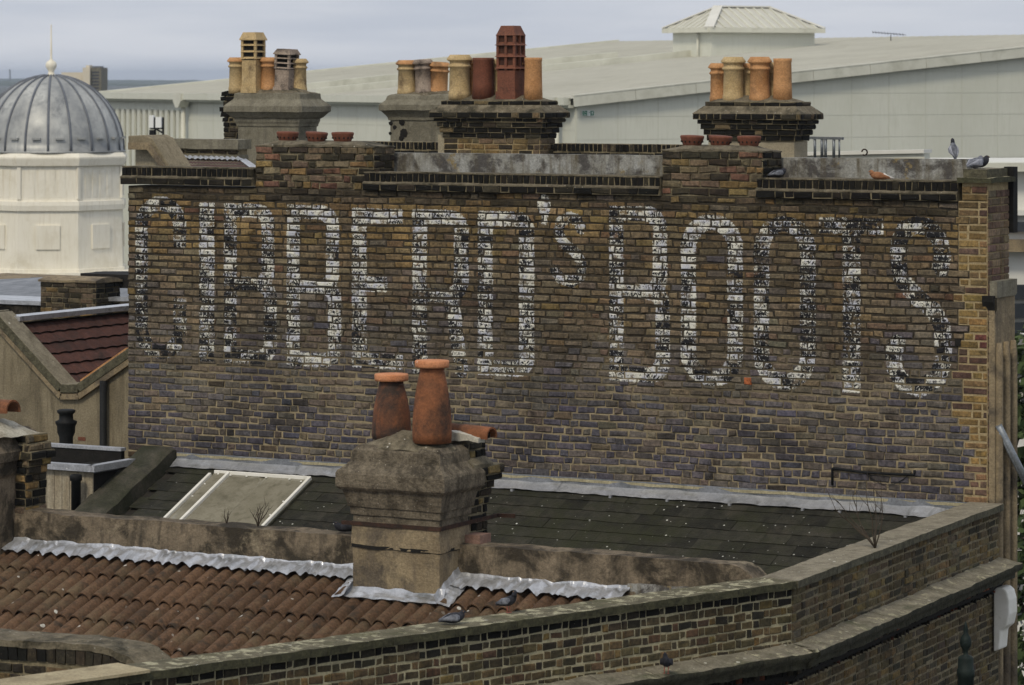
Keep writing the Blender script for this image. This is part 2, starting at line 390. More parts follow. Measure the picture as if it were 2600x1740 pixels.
M['clad'] = weathered('clad', (0.6, 0.605, 0.52), (0.66, 0.665, 0.575), 0.35, (0.59, 0.595, 0.5), 0.2, streak=(0.585, 0.59, 0.495), bump=0, rough=0.6)
M['clad_joint'] = weathered('clad_joint', (0.57, 0.575, 0.485), (0.62, 0.625, 0.53), 2, bump=0)
M['shed_roof'] = weathered('shed_roof', (0.52, 0.51, 0.445), (0.58, 0.57, 0.5), 0.5, (0.48, 0.47, 0.405), 0.25, stretch=(1, 1, 1), bump=0, rough=0.65)
M['shed_trim'] = weathered('shed_trim', (0.57, 0.565, 0.475), (0.66, 0.655, 0.56), 1.0, (0.48, 0.475, 0.39), 0.8, bump=0, rough=0.6)
M['shed_white'] = weathered('shed_white', (0.62, 0.61, 0.55), (0.72, 0.71, 0.65), 1.0, bump=0, rough=0.6)
M['dome_stucco'] = weathered('dome_stucco', (0.78, 0.74, 0.62), (0.84, 0.8, 0.69), 0.8, (0.66, 0.61, 0.48), 0.9, streak=(0.7, 0.65, 0.53), bump=0, rough=0.8)
M['dome_lead'] = weathered('dome_lead', (0.22, 0.23, 0.235), (0.5, 0.505, 0.48), 0.9, (0.14, 0.15, 0.16), 1.1, (0.55, 0.72), streak=(0.3, 0.31, 0.31), bump=0, rough=0.45, metal=0.2)
M['dome_rib'] = weathered('dome_rib', (0.1, 0.11, 0.13), (0.16, 0.175, 0.2), 2, bump=0, rough=0.5)
M['concrete'] = weathered('concrete', (0.6, 0.54, 0.42), (0.68, 0.62, 0.5), 0.2, bump=0)
M['glass_dark'] = weathered('glass_dark', (0.02, 0.024, 0.03), (0.04, 0.046, 0.055), 1.0, bump=0, rough=0.12, spec=0.6)
M['timber_grey'] = weathered('timber_grey', (0.27, 0.225, 0.155), (0.38, 0.335, 0.25), 5, (0.2, 0.165, 0.115), 2.5, stretch=(3, 3, 0.5), bump=0.2)
M['tile_plum'] = weathered('tile_plum', (0.062, 0.028, 0.022), (0.1, 0.044, 0.033), 6, (0.04, 0.024, 0.02), 3, bump=0.2, vary=0.2)
M['asphalt'] = weathered('asphalt', (0.04, 0.04, 0.042), (0.06, 0.06, 0.06), 1.5, bump=0.2)
M['ground'] = weathered('ground', (0.05, 0.055, 0.04), (0.09, 0.09, 0.07), 0.02, bump=0)
M['paving'] = weathered('paving', (0.17, 0.16, 0.14), (0.24, 0.225, 0.2), 1.0, bump=0.1)
M['foliage'] = weathered('foliage', (0.03, 0.05, 0.018), (0.075, 0.105, 0.035), 1.2, bump=0, vary=0.2)
M['blossom'] = weathered('blossom', (0.5, 0.5, 0.48), (0.66, 0.65, 0.62), 3, bump=0)
M['bark'] = weathered('bark', (0.04, 0.03, 0.02), (0.075, 0.058, 0.042), 10, bump=0.3)
M['far_wood'] = weathered('far_wood', (0.03, 0.045, 0.02), (0.06, 0.075, 0.035), 0.02, bump=0)
M['feather_grey'] = weathered('feather_grey', (0.07, 0.075, 0.09), (0.2, 0.21, 0.24), 26, bump=0.2, bump_scale=60)
M['feather_dark'] = weathered('feather_dark', (0.016, 0.017, 0.022), (0.035, 0.036, 0.045), 20, bump=0.2)
M['feather_pale'] = weathered('feather_pale', (0.2, 0.21, 0.24), (0.36, 0.37, 0.42), 18, bump=0.2)
M['feather_rust'] = weathered('feather_rust', (0.24, 0.105, 0.05), (0.33, 0.16, 0.08), 18, bump=0.2)
M['feather_white'] = weathered('feather_white', (0.55, 0.52, 0.47), (0.7, 0.68, 0.63), 12, bump=0.1)
M['pigeon_foot'] = weathered('pigeon_foot', (0.3, 0.09, 0.07), (0.4, 0.13, 0.1), 10, bump=0)
M['sign_green'] = weathered('sign_green', (0.012, 0.14, 0.075), (0.016, 0.17, 0.09), 3, bump=0)
M['sign_white'] = weathered('sign_white', (0.75, 0.76, 0.74), (0.82, 0.83, 0.81), 3, bump=0)
M['blue_sheet'] = weathered('blue_sheet', (0.03, 0.05, 0.16), (0.05, 0.08, 0.24), 2, bump=0)

# ------------------------------------------------------------------ bricks
def pick(ws):
    r = random.random() * sum(w for w, _ in ws)
    for w, c in ws:
        r -= w
        if r <= 0: break
    k = random.uniform(0.8, 1.2)
    return tuple(x * k * random.uniform(0.94, 1.06) for x in c)
YEL, YEL2, BRN, BRN2, RED = (0.22, 0.152, 0.065), (0.265, 0.188, 0.087), (0.148, 0.112, 0.073), (0.19, 0.147, 0.097), (0.16, 0.09, 0.06)
PUR, PUR2, GRB, DRK, BLK = (0.112, 0.102, 0.112), (0.086, 0.083, 0.112), (0.155, 0.133, 0.098), (0.042, 0.035, 0.024), (0.008, 0.0075, 0.006)

class Pool:
    """all bricks of one thing: the largest in view stay single objects, the rest become one joined part"""
    def __init__(self, parent, limit=300): self.parent, self.limit, self.items = parent, limit, []
    def add(self, vs, fs, cols, pnt, size): self.items.append((size, vs, fs, cols, pnt))
    def _mesh(self, items):
        off = WOFF[self.parent.name]; V, Fc, Cc, Pp = [], [], [], []
        for _, vs, fs, cols, pnt in items:
            b = len(V)
            V += [(p[0]-off[0], p[1]-off[1], p[2]-off[2]) for p in vs]
            Fc += [tuple(i + b for i in f) for f in fs]; Cc += cols; Pp += pnt
        me = bpy.data.meshes.new('brick'); me.from_pydata(V, [], Fc)
        a = me.attributes.new('bcol', 'FLOAT_COLOR', 'POINT'); a.data.foreach_set('color', [x for c in Cc for x in c])
        a = me.attributes.new('pnt', 'FLOAT_COLOR', 'POINT'); a.data.foreach_set('color', [x for c in Pp for x in c])
        me.materials.append(M['brick']); me.update(); return me
    def finish(self):
        self.items.sort(key=lambda i: -i[0])
        for it in self.items[:self.limit]: put('brick', self._mesh([it]), self.parent)
        rest = self.items[self.limit:]
        if rest:
            o = put('brickwork', self._mesh(rest), self.parent); o['kind'] = 'stuff'

def brick(pool, frame, u0, u1, z0, z1, col, proud=0.0, worn=1.0, letter=None, back=0.02):
    """one brick in a wall frame (origin, along, outward); rounded arrises, worn corners"""
    O, du, nn = frame
    def W(u, d, z): return (O[0] + du[0]*u + nn[0]*d, O[1] + du[1]*u + nn[1]*d, z)
    j = lambda a: random.uniform(-a, a)
    a = 0.0035 * worn
    q = [[u0 + j(a), z0 + j(a)], [u1 + j(a), z0 + j(a)], [u1 + j(a), z1 + j(a)], [u0 + j(a), z1 + j(a)]]
    f = 0.0115 + proud
    tl = [j(0.0022*worn) for _ in range(4)]
    c = 0.0045 + 0.003*worn*random.random()
    sg = [(1, 1), (-1, 1), (-1, -1), (1, -1)]
    ring0 = [W(p[0], -back, p[1]) for p in q]
    ring1 = [W(p[0], f - c + t, p[1]) for p, t in zip(q, tl)]
    in2 = [(p[0] + s[0]*c*1.25, p[1] + s[1]*c*1.1) for p, s in zip(q, sg)]
    vs = ring0 + ring1
    fs = [(i, (i+1) % 4, 4 + (i+1) % 4, 4 + i) for i in range(4)]
    nopaint = (0.0, 0.0, 0.0, 1.0)
    if letter is None:
        vs += [W(p[0], f + t, p[1]) for p, t in zip(in2, tl)]
        fs += [(4+i, 4 + (i+1) % 4, 8 + (i+1) % 4, 8 + i) for i in range(4)] + [(8, 9, 10, 11)]
        pn = [nopaint] * 12
    else:
        sdf, flake = letter
        nu, nv = (8 if u1 - u0 > 0.15 else 4), 3
        rp = lambda u, z: max(-1.0, min(2.0, 0.5 - sdf(u, z) / 0.06))
        us = [0.0] + [(c*1.25 + (u1-u0-2.5*c)*k/nu)/(u1-u0) for k in range(nu+1)] + [1.0]
        ws = [0.0] + [(c*1.1 + (z1-z0-2.2*c)*k/nv)/(z1-z0) for k in range(nv+1)] + [1.0]
        vs = list(ring0); pn = [nopaint]*4; fs = []
        mu, mv = len(us), len(ws)
        for b, w in enumerate(ws):
            for s, t in enumerate(us):
                e = [(1-t)*(1-w), t*(1-w), t*w, (1-t)*w]
                uu, zz, tt = (sum(q[k][0]*e[k] for k in range(4)), sum(q[k][1]*e[k] for k in range(4)), sum(tl[k]*e[k] for k in range(4)))
                rim = s in (0, mu-1) or b in (0, mv-1)
                vs.append(W(uu, f + tt - (c if rim else 0.0), zz))
                pn.append((rp(uu, zz), flake, 1.0 if s < 2 or s > mu-3 or b < 2 or b > mv-3 else 0.0, 1.0))
        g = lambda s, b: 4 + b*mu + s
        for b in range(mv-1):
            for s in range(mu-1): fs.append((g(s,b), g(s+1,b), g(s+1,b+1), g(s,b+1)))
        fs += [(0, 1) + tuple(g(s,0) for s in range(mu-1, -1, -1)), (1, 2) + tuple(g(mu-1,b) for b in range(mv-1, -1, -1)),
               (2, 3) + tuple(g(s,mv-1) for s in range(0, mu)), (3, 0) + tuple(g(0,b) for b in range(0, mv))]
    mid = Vector(W((u0+u1)/2, f, (z0+z1)/2))
    sc = seen_scale(mid)
    view = (CAM - mid).normalized(); vis = max(0.05, view.x*nn[0] + view.y*nn[1])
    pool.add(vs, fs, [(*col, 1.0)] * len(vs), pn, sc*sc*(u1-u0)*(z1-z0)*vis)

def brick_row(pool, frame, u0, u1, z0, h, colfn, mode='mix', joint=0.011, prev=None, proud=0.0, worn=1.0, letters=None, wave=0.0, skip=None, hd=0.1025, st=0.215, start=None, jz=0.5):
    """lays one course and returns its joints, so that the next course breaks bond"""
    u = u0; joints = []
    first = start
    k = random.randint(0, 1)
    while u < u1 - 0.03:
        if mode == 'mix': w = st if random.random() < 0.6 else hd
        elif mode == 'flemish': w = st if k % 2 == 0 else hd
        elif mode == 'stretch': w = st
        elif mode == 'head': w = hd
        else: w = mode
        if first is not None: w, first = first, None
        if mode in ('mix',) and prev:
            e = u + w + joint/2
            if any(abs(e - p) < 0.032 for p in prev):
                w = hd if w == st else st
                e = u + w + joint/2
                if any(abs(e - p) < 0.02 for p in prev): w += 0.045
        w *= random.uniform(0.96, 1.04); k += 1
        e = min(u + w, u1)
        if u1 - e < 0.05: e = u1
        if e - u > 0.025 and not (skip and skip((u + e)/2, z0 + h/2)):
            dz = wave * mnoise.noise(Vector((u*0.9, z0*3.0, 3.1))) if wave else 0.0
            uu, ee = u + joint*0.5*random.uniform(0.7, 1.3), e - joint*0.5*random.uniform(0.7, 1.3)
            lt = None
            if letters:
                best = min(letters(a, b) for a in (uu, (uu*2+ee)/3, (uu+2*ee)/3, ee) for b in (z0 + 0.005, z0 + h - joint))
                if best < 0.05: lt = (letters, letters.flake((uu+ee)/2, z0))
            brick(pool, frame, uu, ee, z0 + dz + joint*jz*random.uniform(0.85, 1.15), z0 + h + dz - joint*jz*random.uniform(0.7, 1.3), colfn((u+e)/2, z0), proud + random.uniform(-0.0025, 0.003)*worn, worn, lt)
        joints.append(e); u = e
    return joints
def brick_face(pool, frame, u0, u1, z0, n, pitch, colfn, mode='mix', **kw):
    prev = None
    for i in range(n):
        prev = brick_row(pool, frame, u0 if not callable(u0) else u0(z0 + i*pitch), u1 if not callable(u1) else u1(z0 + i*pitch), z0 + i*pitch, pitch, colfn, mode, prev=prev, **kw)
FRONT = lambda y: ((0.0, y), (1.0, 0.0), (0.0, -1.0))        # faces the camera side, u = world x
SIDE = lambda x: ((x, 0.0), (0.0, 1.0), (1.0, 0.0))           # faces +x, u = world y

# ------------------------------------------------------------------ the painted letters (outlines in metres on the wall face)
def sd_box(u, z, x0, x1, z0, z1, r=(0, 0, 0, 0)):
    cx, cz, hx, hz = (x0+x1)/2, (z0+z1)/2, (x1-x0)/2, (z1-z0)/2
    px, pz = u - cx, z - cz
    rr = (r[0] if pz > 0 else r[1]) if px > 0 else (r[3] if pz > 0 else r[2])
    qx, qz = abs(px) - hx + rr, abs(pz) - hz + rr
    return min(max(qx, qz), 0.0) + math.hypot(max(qx, 0), max(qz, 0)) - rr
def frame_sd(x0, x1, z0, z1, t, tz, r):
    ri = tuple(max(0.0, k - 0.8*t) for k in r)
    return lambda u, z: max(sd_box(u, z, x0, x1, z0, z1, r), -sd_box(u, z, x0+t, x1-t, z0+tz, z1-tz, ri))
def path_sd(pts, hw):
    def f(u, z):
        best = 9.0
        for (ax, az), (bx, bz) in zip(pts, pts[1:]):
            dx, dz = bx-ax, bz-az
            k = max(0.0, min(1.0, ((u-ax)*dx + (z-az)*dz) / (dx*dx + dz*dz)))
            best = min(best, math.hypot(u-ax-k*dx, z-az-k*dz))
        return best - hw
    return f
def bx(*a): return lambda u, z: sd_box(u, z, *a)
ZB, ZT = 10.855, 12.59
def lobes(x0, x1, zb, zt, zm, t):
    r = 0.22
    return [frame_sd(x0, x1 - 0.03, zm - 0.07, zt, t, 0.15, (r, r, 0, 0)), frame_sd(x0, x1, zb, zm + 0.08, t, 0.15, (r, r, 0, 0))]
def px_path(ox, oy, k, pts):
    return [(p.x, p.z) for p in (on_y(ox + a/k, oy + b/k, 0.0) for a, b in pts)]
PRIMS = []
def letter(x0, x1, z0, z1, flake, prims): PRIMS.append((x0-0.1, x1+0.1, z0-0.1, z1+0.1, flake, prims))
_cf = frame_sd(-10.068, -9.385, 10.86, 12.66, 0.17, 0.15, (0.33,)*4)
letter(-10.07, -9.38, 10.86, 12.66, (0.24, 0.5), [lambda u, z: max(_cf(u, z), -sd_box(u, z, -9.66, -9.2, 11.54, 12.10))])
letter(-9.224, -9.0, 10.86, 12.6, (0.4, 0.72), [bx(-9.215, -9.015, 10.86, 12.6)])
letter(-8.887, -8.195, ZB, 12.6, (0.28, 0.66), lobes(-8.887, -8.2, ZB, 12.6, 11.72, 0.165))
letter(-8.07, -7.376, ZB, 12.6, (0.58, 0.78), lobes(-8.07, -7.376, ZB, 12.6, 11.72, 0.165))
letter(-7.242, -6.6, 10.87, 12.58, (0.45, 0.75), [bx(-7.242, -7.06, 10.87, 12.58), bx(-7.2, -6.61, 12.42, 12.58), bx(-7.2, -6.8, 11.69, 11.85), bx(-7.2, -6.6, 10.87, 11.03)])
letter(-6.491, -5.76, 10.84, 12.58, (0.50, 0.62), [bx(-6.491, -6.31, 10.84, 12.58), frame_sd(-6.491, -5.80, 11.6, 12.58, 0.18, 0.15, (0.22, 0.24, 0, 0)),
       path_sd(px_path(860, 480, 3.136, [(875, 880), (925, 985), (945, 1200), (985, 1440)]), 0.082)])
letter(-5.69, -5.01, ZB, 12.58, (0.62, 0.66), [frame_sd(-5.69, -5.015, ZB, 12.58, 0.18, 0.155, (0.2, 0.2, 0, 0))])
letter(-5.02, -4.78, 12.4, 12.8, (0.55, 0.6), [path_sd(px_path(860, 480, 3.136, [(1640, 100), (1640, 160)]), 0.075), path_sd(px_path(860, 480, 3.136, [(1650, 170), (1640, 260)]), 0.035)])
letter(-4.85, -4.37, 11.78, 12.6, (0.5, 0.55), [path_sd(px_path(860, 480, 3.136, [(1935, 320), (1905, 250), (1840, 222), (1770, 265), (1752, 345), (1795, 435), (1890, 505), (1940, 590), (1930, 690), (1860, 742), (1770, 712), (1722, 645)]), 0.058)])
letter(-4.136, -3.44, 10.86, 12.66, (0.5, 0.62), lobes(-4.136, -3.44, 10.86, 12.66, 11.78, 0.165))
letter(-3.314, -2.62, ZB, ZT, (0.58, 0.7), [frame_sd(-3.314, -2.62, ZB, ZT, 0.17, 0.15, (0.33,)*4)])
letter(-2.498, -1.819, ZB, ZT, (0.5, 0.36), [frame_sd(-2.498, -1.819, ZB, ZT, 0.17, 0.15, (0.33,)*4)])
letter(-1.785, -1.086, ZB, ZT, (0.44, 0.34), [bx(-1.785, -1.09, 12.43, ZT), bx(-1.525, -1.335, ZB, 12.5)])
letter(-1.05, -0.37, ZB, ZT, (0.46, 0.26), [path_sd(px_path(1880, 500, 2.903, [(1478, 530), (1492, 430), (1472, 320), (1405, 232), (1310, 205), (1215, 240), (1172, 330), (1165, 480), (1195, 610), (1300, 735), (1430, 845), (1492, 960), (1500, 1190), (1462, 1330), (1330, 1412), (1205, 1370), (1142, 1270), (1130, 1150), (1160, 1080)]), 0.088)])
class Letters:
    def __call__(self, u, z):
        d = 1.0
        for x0, x1, z0, z1, fl, ps in PRIMS:
            if x0 < u < x1 and z0 < z < z1:
                for p in ps: d = min(d, p(u, z))
        return d
    def flake(self, u, z):
        for x0, x1, z0, z1, fl, ps in PRIMS:
            if x0 < u < x1 and z0 < z < z1:
                k = (z - z0) / (z1 - z0)
                return max(0.0, min(1.0, fl[0]*(1-k) + fl[1]*k + random.gauss(0, 0.2)))
        return 0.5
LETTERS = Letters()

# ------------------------------------------------------------------ the tall gable wall with the painted sign
ZW0, PITCH, NC = 9.83, 0.0755, 39           # first course above the flashing
ZW1 = ZW0 + PITCH*NC
GW = thing('gable_wall', 'tall brown brick gable wall carrying the faded white painted lettering', 'wall', (-5.0, 0.0, 0.0))
pool = Pool(GW)
def gcol(u, z):
    t = (z - ZW0) / (ZW1 - ZW0) + 0.16*mnoise.noise(Vector((u*0.8, z*1.1, 0.0)))
    c = gcol0(u, z, t)
    zm = [(0.0, (0.09, 0.084, 0.098)), (0.3, (0.107, 0.097, 0.093)), (0.55, (0.145, 0.119, 0.085)), (0.82, (0.212, 0.15, 0.07)), (1.3, (0.228, 0.158, 0.062))]
    tt = max(0.0, min(1.29, t))
    for (ta, ca), (tb_, cb) in zip(zm, zm[1:]):
        if ta <= tt <= tb_: mean = tuple(x + (y - x)*(tt - ta)/(tb_ - ta) for x, y in zip(ca, cb))
    if z > ZW1 - 0.18: mean = (0.075, 0.06, 0.036)
    k = 0.5 if random.random() < 0.86 else 0.1
    kb = random.uniform(0.8, 1.2)
    return tuple((x*(1-k) + y*k*kb) for x, y in zip(c, mean))
def gcol0(u, z, t):
    if z > ZW1 - 0.18: return pick([(3, DRK), (2, BRN), (1, GRB), (0.8, YEL)])
    if t > 0.80: return pick([(3.2, YEL), (1.4, YEL2), (1.6, BRN), (1.6, BRN2), (0.9, RED), (0.8, DRK), (0.8, GRB)])
    if t > 0.52: return pick([(0.8, YEL), (3, BRN), (3, BRN2), (0.5, RED), (1.8, GRB), (0.9, PUR), (0.5, DRK)])
    if t > 0.30: return pick([(2.4, BRN), (1.6, BRN2), (2.2, GRB), (1.8, PUR), (0.5, PUR2), (0.15, RED)])
    return pick([(0.9, BRN), (0.8, BRN2), (2.2, GRB), (3.2, PUR), (1.8, PUR2), (0.25, DRK)])
def quoin_edge(z):   # the ragged line where the newer yellow corner was toothed in
    k = int(round((z - ZW0) / PITCH))
    random.seed(900 + k)
    v = -0.19 - random.choice((0.0, 0.0, 0.055, 0.115, 0.115)) - (0.07 if 11 <= k <= 16 else 0.0) - (0.05 if 24 < k < 29 else 0)
    return v + (0.06 if k < 8 else 0.0)
_prev = None
_st = random.Random(5)
for k in range(NC):
    z = ZW0 + k*PITCH
    qe = quoin_edge(z)
    random.seed(100 + k)
    _prev = brick_row(pool, FRONT(0.0), -10.175, qe, z, PITCH, gcol, 'mix', prev=_prev, letters=LETTERS, wave=0.018, worn=2.0, joint=0.0145, jz=0.68 if k > 9 else 0.5)
    def qcol(u, zz): return pick([(4, (0.225, 0.152, 0.06)), (2, (0.17, 0.116, 0.056)), (1.6, (0.105, 0.065, 0.05)), (0.2, (0.13, 0.05, 0.04))]) if k > 4 else pick([(2, (0.12, 0.08, 0.06)), (1, PUR), (1, (0.2, 0.13, 0.07))])
    brick_row(pool, FRONT(-0.004), qe, 0.0, z, PITCH, qcol, 'flemish', worn=0.8, joint=0.019, proud=-0.007)
# patch below the flashing level at the left end, where the wall drops behind the kerb
def darkcol(u, z): return pick([(4, BLK), (2, DRK), (1, (0.1, 0.07, 0.045))])
random.seed(33)
for k in range(1, 11):
    brick_row(pool, FRONT(0.0), -10.175, -9.42, ZW0 - k*PITCH, PITCH, darkcol if k > 0 else gcol, 'flemish', joint=0.015)
core = MB()
core.box((-10.165, 0.001, 0.0), (-0.01, 0.45, ZW1))
core.build('wall_core', M['mortar'], GW)
qc = MB()
random.seed(1)
for k in range(NC):
    z = ZW0 + k*PITCH; qc.box((quoin_edge(z) + 0.003, -0.0015, z), (-0.004, 0.02, z + PITCH + 0.001))
qc.build('quoin_mortar', M['mortar_quoin'], GW)
# hole where a beam once sat, and a single odd orange brick
MB().box((-0.335, -0.0175, 11.36), (-0.275, 0.02, 11.43)).build('socket', M['soot'], GW)
orange = Pool(GW, 9); brick(orange, FRONT(-0.004), -2.605, -2.525, 10.885, 10.955, (0.42, 0.13, 0.05), 0.002); orange.finish()

# flue stacks rising out of the gable wall, and the copings between them
def stack_col(u, z): return pick([(2.4, BRN), (1.6, BRN2), (1.7, YEL), (1.3, RED), (1.8, DRK)]) if z < 13.02 else pick([(3, DRK), (2, BRN), (1, RED), (0.8, YEL)])
def flue_stack(x0, x1, n, depth):
    z1 = ZW1 + n*0.076
    random.seed(int(-x0*10))
    brick_face(pool, FRONT(-0.006), x0, x1, ZW1, n, 0.076, stack_col, 'mix', wave=0.016, worn=2.4, joint=0.014)
    brick_face(pool, SIDE(x1), 0.0, depth, ZW1, n, 0.076, lambda u, z: pick([(3, DRK), (2, BLK), (1, BRN)]), 'mix', worn=2.4, joint=0.014)
    MB().box((x0 + 0.004, 0.0015, ZW1 - 0.01), (x1 - 0.004, depth, z1)).build('stack_core', M['mortar_dark'], GW)
    c = MB()
    def cap(u, v, w):
        x = x0 - 0.015 + u*(x1 - x0 + 0.03); y = -0.02 + v*(depth + 0.02)
        e = min(u, 1-u)*(x1-x0); e2 = min(v, 1-v)*depth
        h = 0.012 + 0.05*min(1.0, e/0.22) * min(1.0, (e2 + 0.03)/0.12)
        return (x, y, z1 - 0.004 + w*h)
    rough_slab(c, cap, 30, 10, 2, 0.012, 5.0)
    c.build('flaunching', M['flaunching'], GW)
    return z1
ZS1 = flue_stack(-8.475, -6.97, 6, 0.42)
ZS2 = flue_stack(-3.53, -2.40, 6, 0.42)
def coping_run(x0, x1, rise=0.0):
    random.seed(int(-x0*7) + 3)
    z = ZW1 + rise
    dk = lambda u, zz: pick([(8, BLK), (1.8, (0.022, 0.019, 0.013)), (0.5, DRK)])
    brick_row(pool, FRONT(-0.055), x0, x1, z, 0.072, dk, 'mix', joint=0.012, wave=0.01, worn=2.0)
    brick_row(pool, FRONT(-0.02), x0, x1, z + 0.088, 0.098, dk, 0.067, joint=0.010, worn=1.6)
    c = MB(); c.box((x0, -0.053, z + 0.0005), (x1, 0.30, z + 0.07)); c.box((x0 + 0.005, -0.018, z + 0.0702), (x1 - 0.005, 0.30, z + 0.186))
    c.build('coping_core', M['mortar_dark'], GW)
    f = MB()
    rough_slab(f, lambda u, v, w: (x0 + u*(x1-x0), -0.062 + 0.05*v*1.0 + 0.0, z + 0.068 + w*(0.012 + 0.022*v)), max(10, int((x1-x0)*12)), 2, 1, 0.006, 6.0)
    f.build('mortar_fillet', M['flaunching'], GW)
    g = MB()
    rough_slab(g, lambda u, v, w: (x0 + u*(x1-x0), -0.03 + 0.33*v, z + 0.184 + w*0.014), max(10, int((x1-x0)*10)), 3, 1, 0.006, 6.0)
    g.build('coping_bed', M['flaunching'], GW)
coping_run(-10.24, -8.49, 0.02)
coping_run(-7.08, -3.54)
coping_run(-2.46, -0.30)
pool.finish()

# corner pier at the street end of the wall
CP = thing('corner_pier', 'brick corner pier with mossy stone cap at the right end of the painted wall', 'pier', (-0.14, 0.3, 0.0))
pool = Pool(CP)
random.seed(51)
pcol = lambda u, z: pick([(3, (0.17, 0.12, 0.08)), (2, (0.2, 0.15, 0.1)), (1, (0.14, 0.09, 0.07))])
brick_face(pool, SIDE(0.0), 0.0, 0.56, 8.2, int((12.93-8.2)/PITCH), PITCH, pcol, 'flemish', joint=0.012, worn=0.6)
brick_face(pool, FRONT(-0.004), -0.27, 0.0, ZW1, 2, PITCH, lambda u, z: pick([(2, (0.14, 0.08, 0.06)), (1, YEL)]), 'flemish', worn=0.6, joint=0.014)
pool.finish()
MB().box((-0.265, 0.0021, ZW1 + 0.001), (-0.004, 0.56, 12.955)).box((-0.009, 0.002, 0.0), (-0.003, 0.559, ZW1 - 0.002)).build('pier_core', M['mortar_quoin'], CP)
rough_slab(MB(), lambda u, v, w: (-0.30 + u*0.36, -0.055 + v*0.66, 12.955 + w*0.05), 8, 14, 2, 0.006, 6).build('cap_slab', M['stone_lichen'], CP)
rough_slab(MB(), lambda u, v, w: (-0.25 + u*0.245, -0.012 + v*0.56, 13.0 + w*0.09), 6, 10, 2, 0.005, 6).build('cap_block', M['stone'], CP)
MB().box((-0.05, 0.565, 12.45), (0.05, 0.68, 13.10)).build('rear_buttress', M['soot'], CP)
# moulded stone brackets and shafts on the street side
sh = MB()
for yy, w, zt in ((0.10, 0.085, 11.35), (0.30, 0.10, 12.1), (0.50, 0.10, 12.1)):
    pass
MB().prism([(0.02, 12.0), (0.56, 12.0), (0.56, 11.86), (0.52, 11.84), (0.02, 11.84)], 'x', 0.004, 0.09).build('string_course', M['render_grey'], CP)
MB().prism([(-0.03, 11.86), (0.06, 11.86), (0.06, 11.72), (0.02, 11.68), (-0.03, 11.80)], 'x', -0.05, 0.07).build('corbel_block', M['soot'], CP)
MB().box((0.0105, 0.005, 0.0), (0.07, 0.55, 11.835)).build('street_facing', M['render_tan'], CP)
for yy in (0.075, 0.27, 0.46):
    MB().lathe((0.085, yy, 0.0), [(0.045, 0.0), (0.045, 11.25), (0.03, 11.4)], 10).build('shaft', M['render_tan'], CP)
for yy in (0.17, 0.365):
    MB().box((0.0702, yy - 0.03, 0.0), (0.074, yy + 0.03, 11.25)).build('shadow_joint', M['soot'], CP)  # dark strips painted in as the shade of the grooves between shafts

# ------------------------------------------------------------------ slate roof under the painted wall
SL, Z_SL = 0.45, 9.735
def slate_z(y): return Z_SL + SL*y
SR = thing('slate_roof', 'mossy dark slate roof sloping down below the painted wall', 'roof', (-4.6, -1.0, 8.0))
MB().prism([(0.0, slate_z(0) - 0.02), (-5.0, slate_z(-5.0) - 0.02), (-5.0, 6.9), (0.0, 6.9)], 'x', -9.55, 0.10).build('roof_deck', M['deck_dark'], SR)
ang = math.atan(SL)
def slate_mesh(w, ln, t, seed):
    rd = random.Random(seed); j = lambda a: rd.uniform(-a, a)
    pts = [(-w/2, -ln), (-w/2 + 0.02, -ln - j(0.004)), (0, -ln + j(0.006)), (w/2, -ln + j(0.007)), (w/2, 0.0), (-w/2, 0.0)]
    n = len(pts); vs = [(x, y, 0.0) for x, y in pts] + [(x, y, t) for x, y in pts]
    fs = [tuple(range(n))[::-1], tuple(range(n, 2*n))] + [(i, (i+1) % n, n + (i+1) % n, n + i) for i in range(n)]
    m = bpy.data.meshes.new('slate'); m.from_pydata(vs, [], fs); m.materials.append(M['slate']); m.update(); return m
SLM = [slate_mesh(0.27, 0.24, 0.007, 40 + i) for i in range(6)]
random.seed(61)
gauge = 0.19
rest = MB()
for r in range(20):
    d = 0.02 + r*gauge
    n = 35 if r < 8 else 35
    for c in range(n):
        x = -9.50 + 0.27*(c + (0.5 if r % 2 else 0.0)) + 0.13
        if x > -0.02 - 0.0: continue
        y = -d*math.cos(ang); z = slate_z(y) + 0.004
        if r < 8:
            o = put('slate', random.choice(SLM), SR, (x + random.uniform(-0.004, 0.004), y, z), (ang - 0.040 + random.uniform(-0.012, 0.006), random.uniform(-0.006, 0.006), random.uniform(-0.012, 0.012)))
        else:
            m4 = Matrix.Translation((x, y, z)) @ Matrix.Rotation(ang - 0.040, 4, 'X')
            rest.add([m4 @ v.co for v in SLM[c % 6].vertices], [tuple(p.vertices) for p in SLM[c % 6].polygons])
rest.build('slating', M['slate'], SR, kind='stuff')
# lead flashing against the wall: upright and dressed apron in overlapping lengths
def lead_run(parent, name, x0, x1, wob, seed):
    up = MB()
    up.grid(lambda u, v: (x0 + u*(x1-x0), -0.022 - 0.006*math.sin(u*9 + seed) - (1-v)*0.01, Z_SL + 0.02 + v*0.088 + 0.004*mnoise.noise(Vector((u*8, seed, 0)))), 26, 3)
    up.build('lead_upstand', M['lead_dull'], parent)
    ap = MB()
    def fa(u, v):
        x = x0 + u*(x1-x0); y = -0.03 - v*0.135
        e = Vector((x*3.0, y*9.0, seed))
        return (x, y, slate_z(y) + 0.056 - 0.02*v + wob*mnoise.noise(e) + wob*0.7*mnoise.noise(e*3.1)*(0.4 + v) + (0.006 if v > 0.9 else 0))
    ap.grid(fa, 60, 6); ap.build(name, M['lead_bright'], parent)
xs = [-9.50, -7.9, -6.3, -4.72, -3.1, -1.6, 0.06]
for i in range(6): lead_run(SR, 'lead_apron', xs[i], xs[i+1] + 0.04, 0.010 + 0.004*(i % 2), i*3.3)
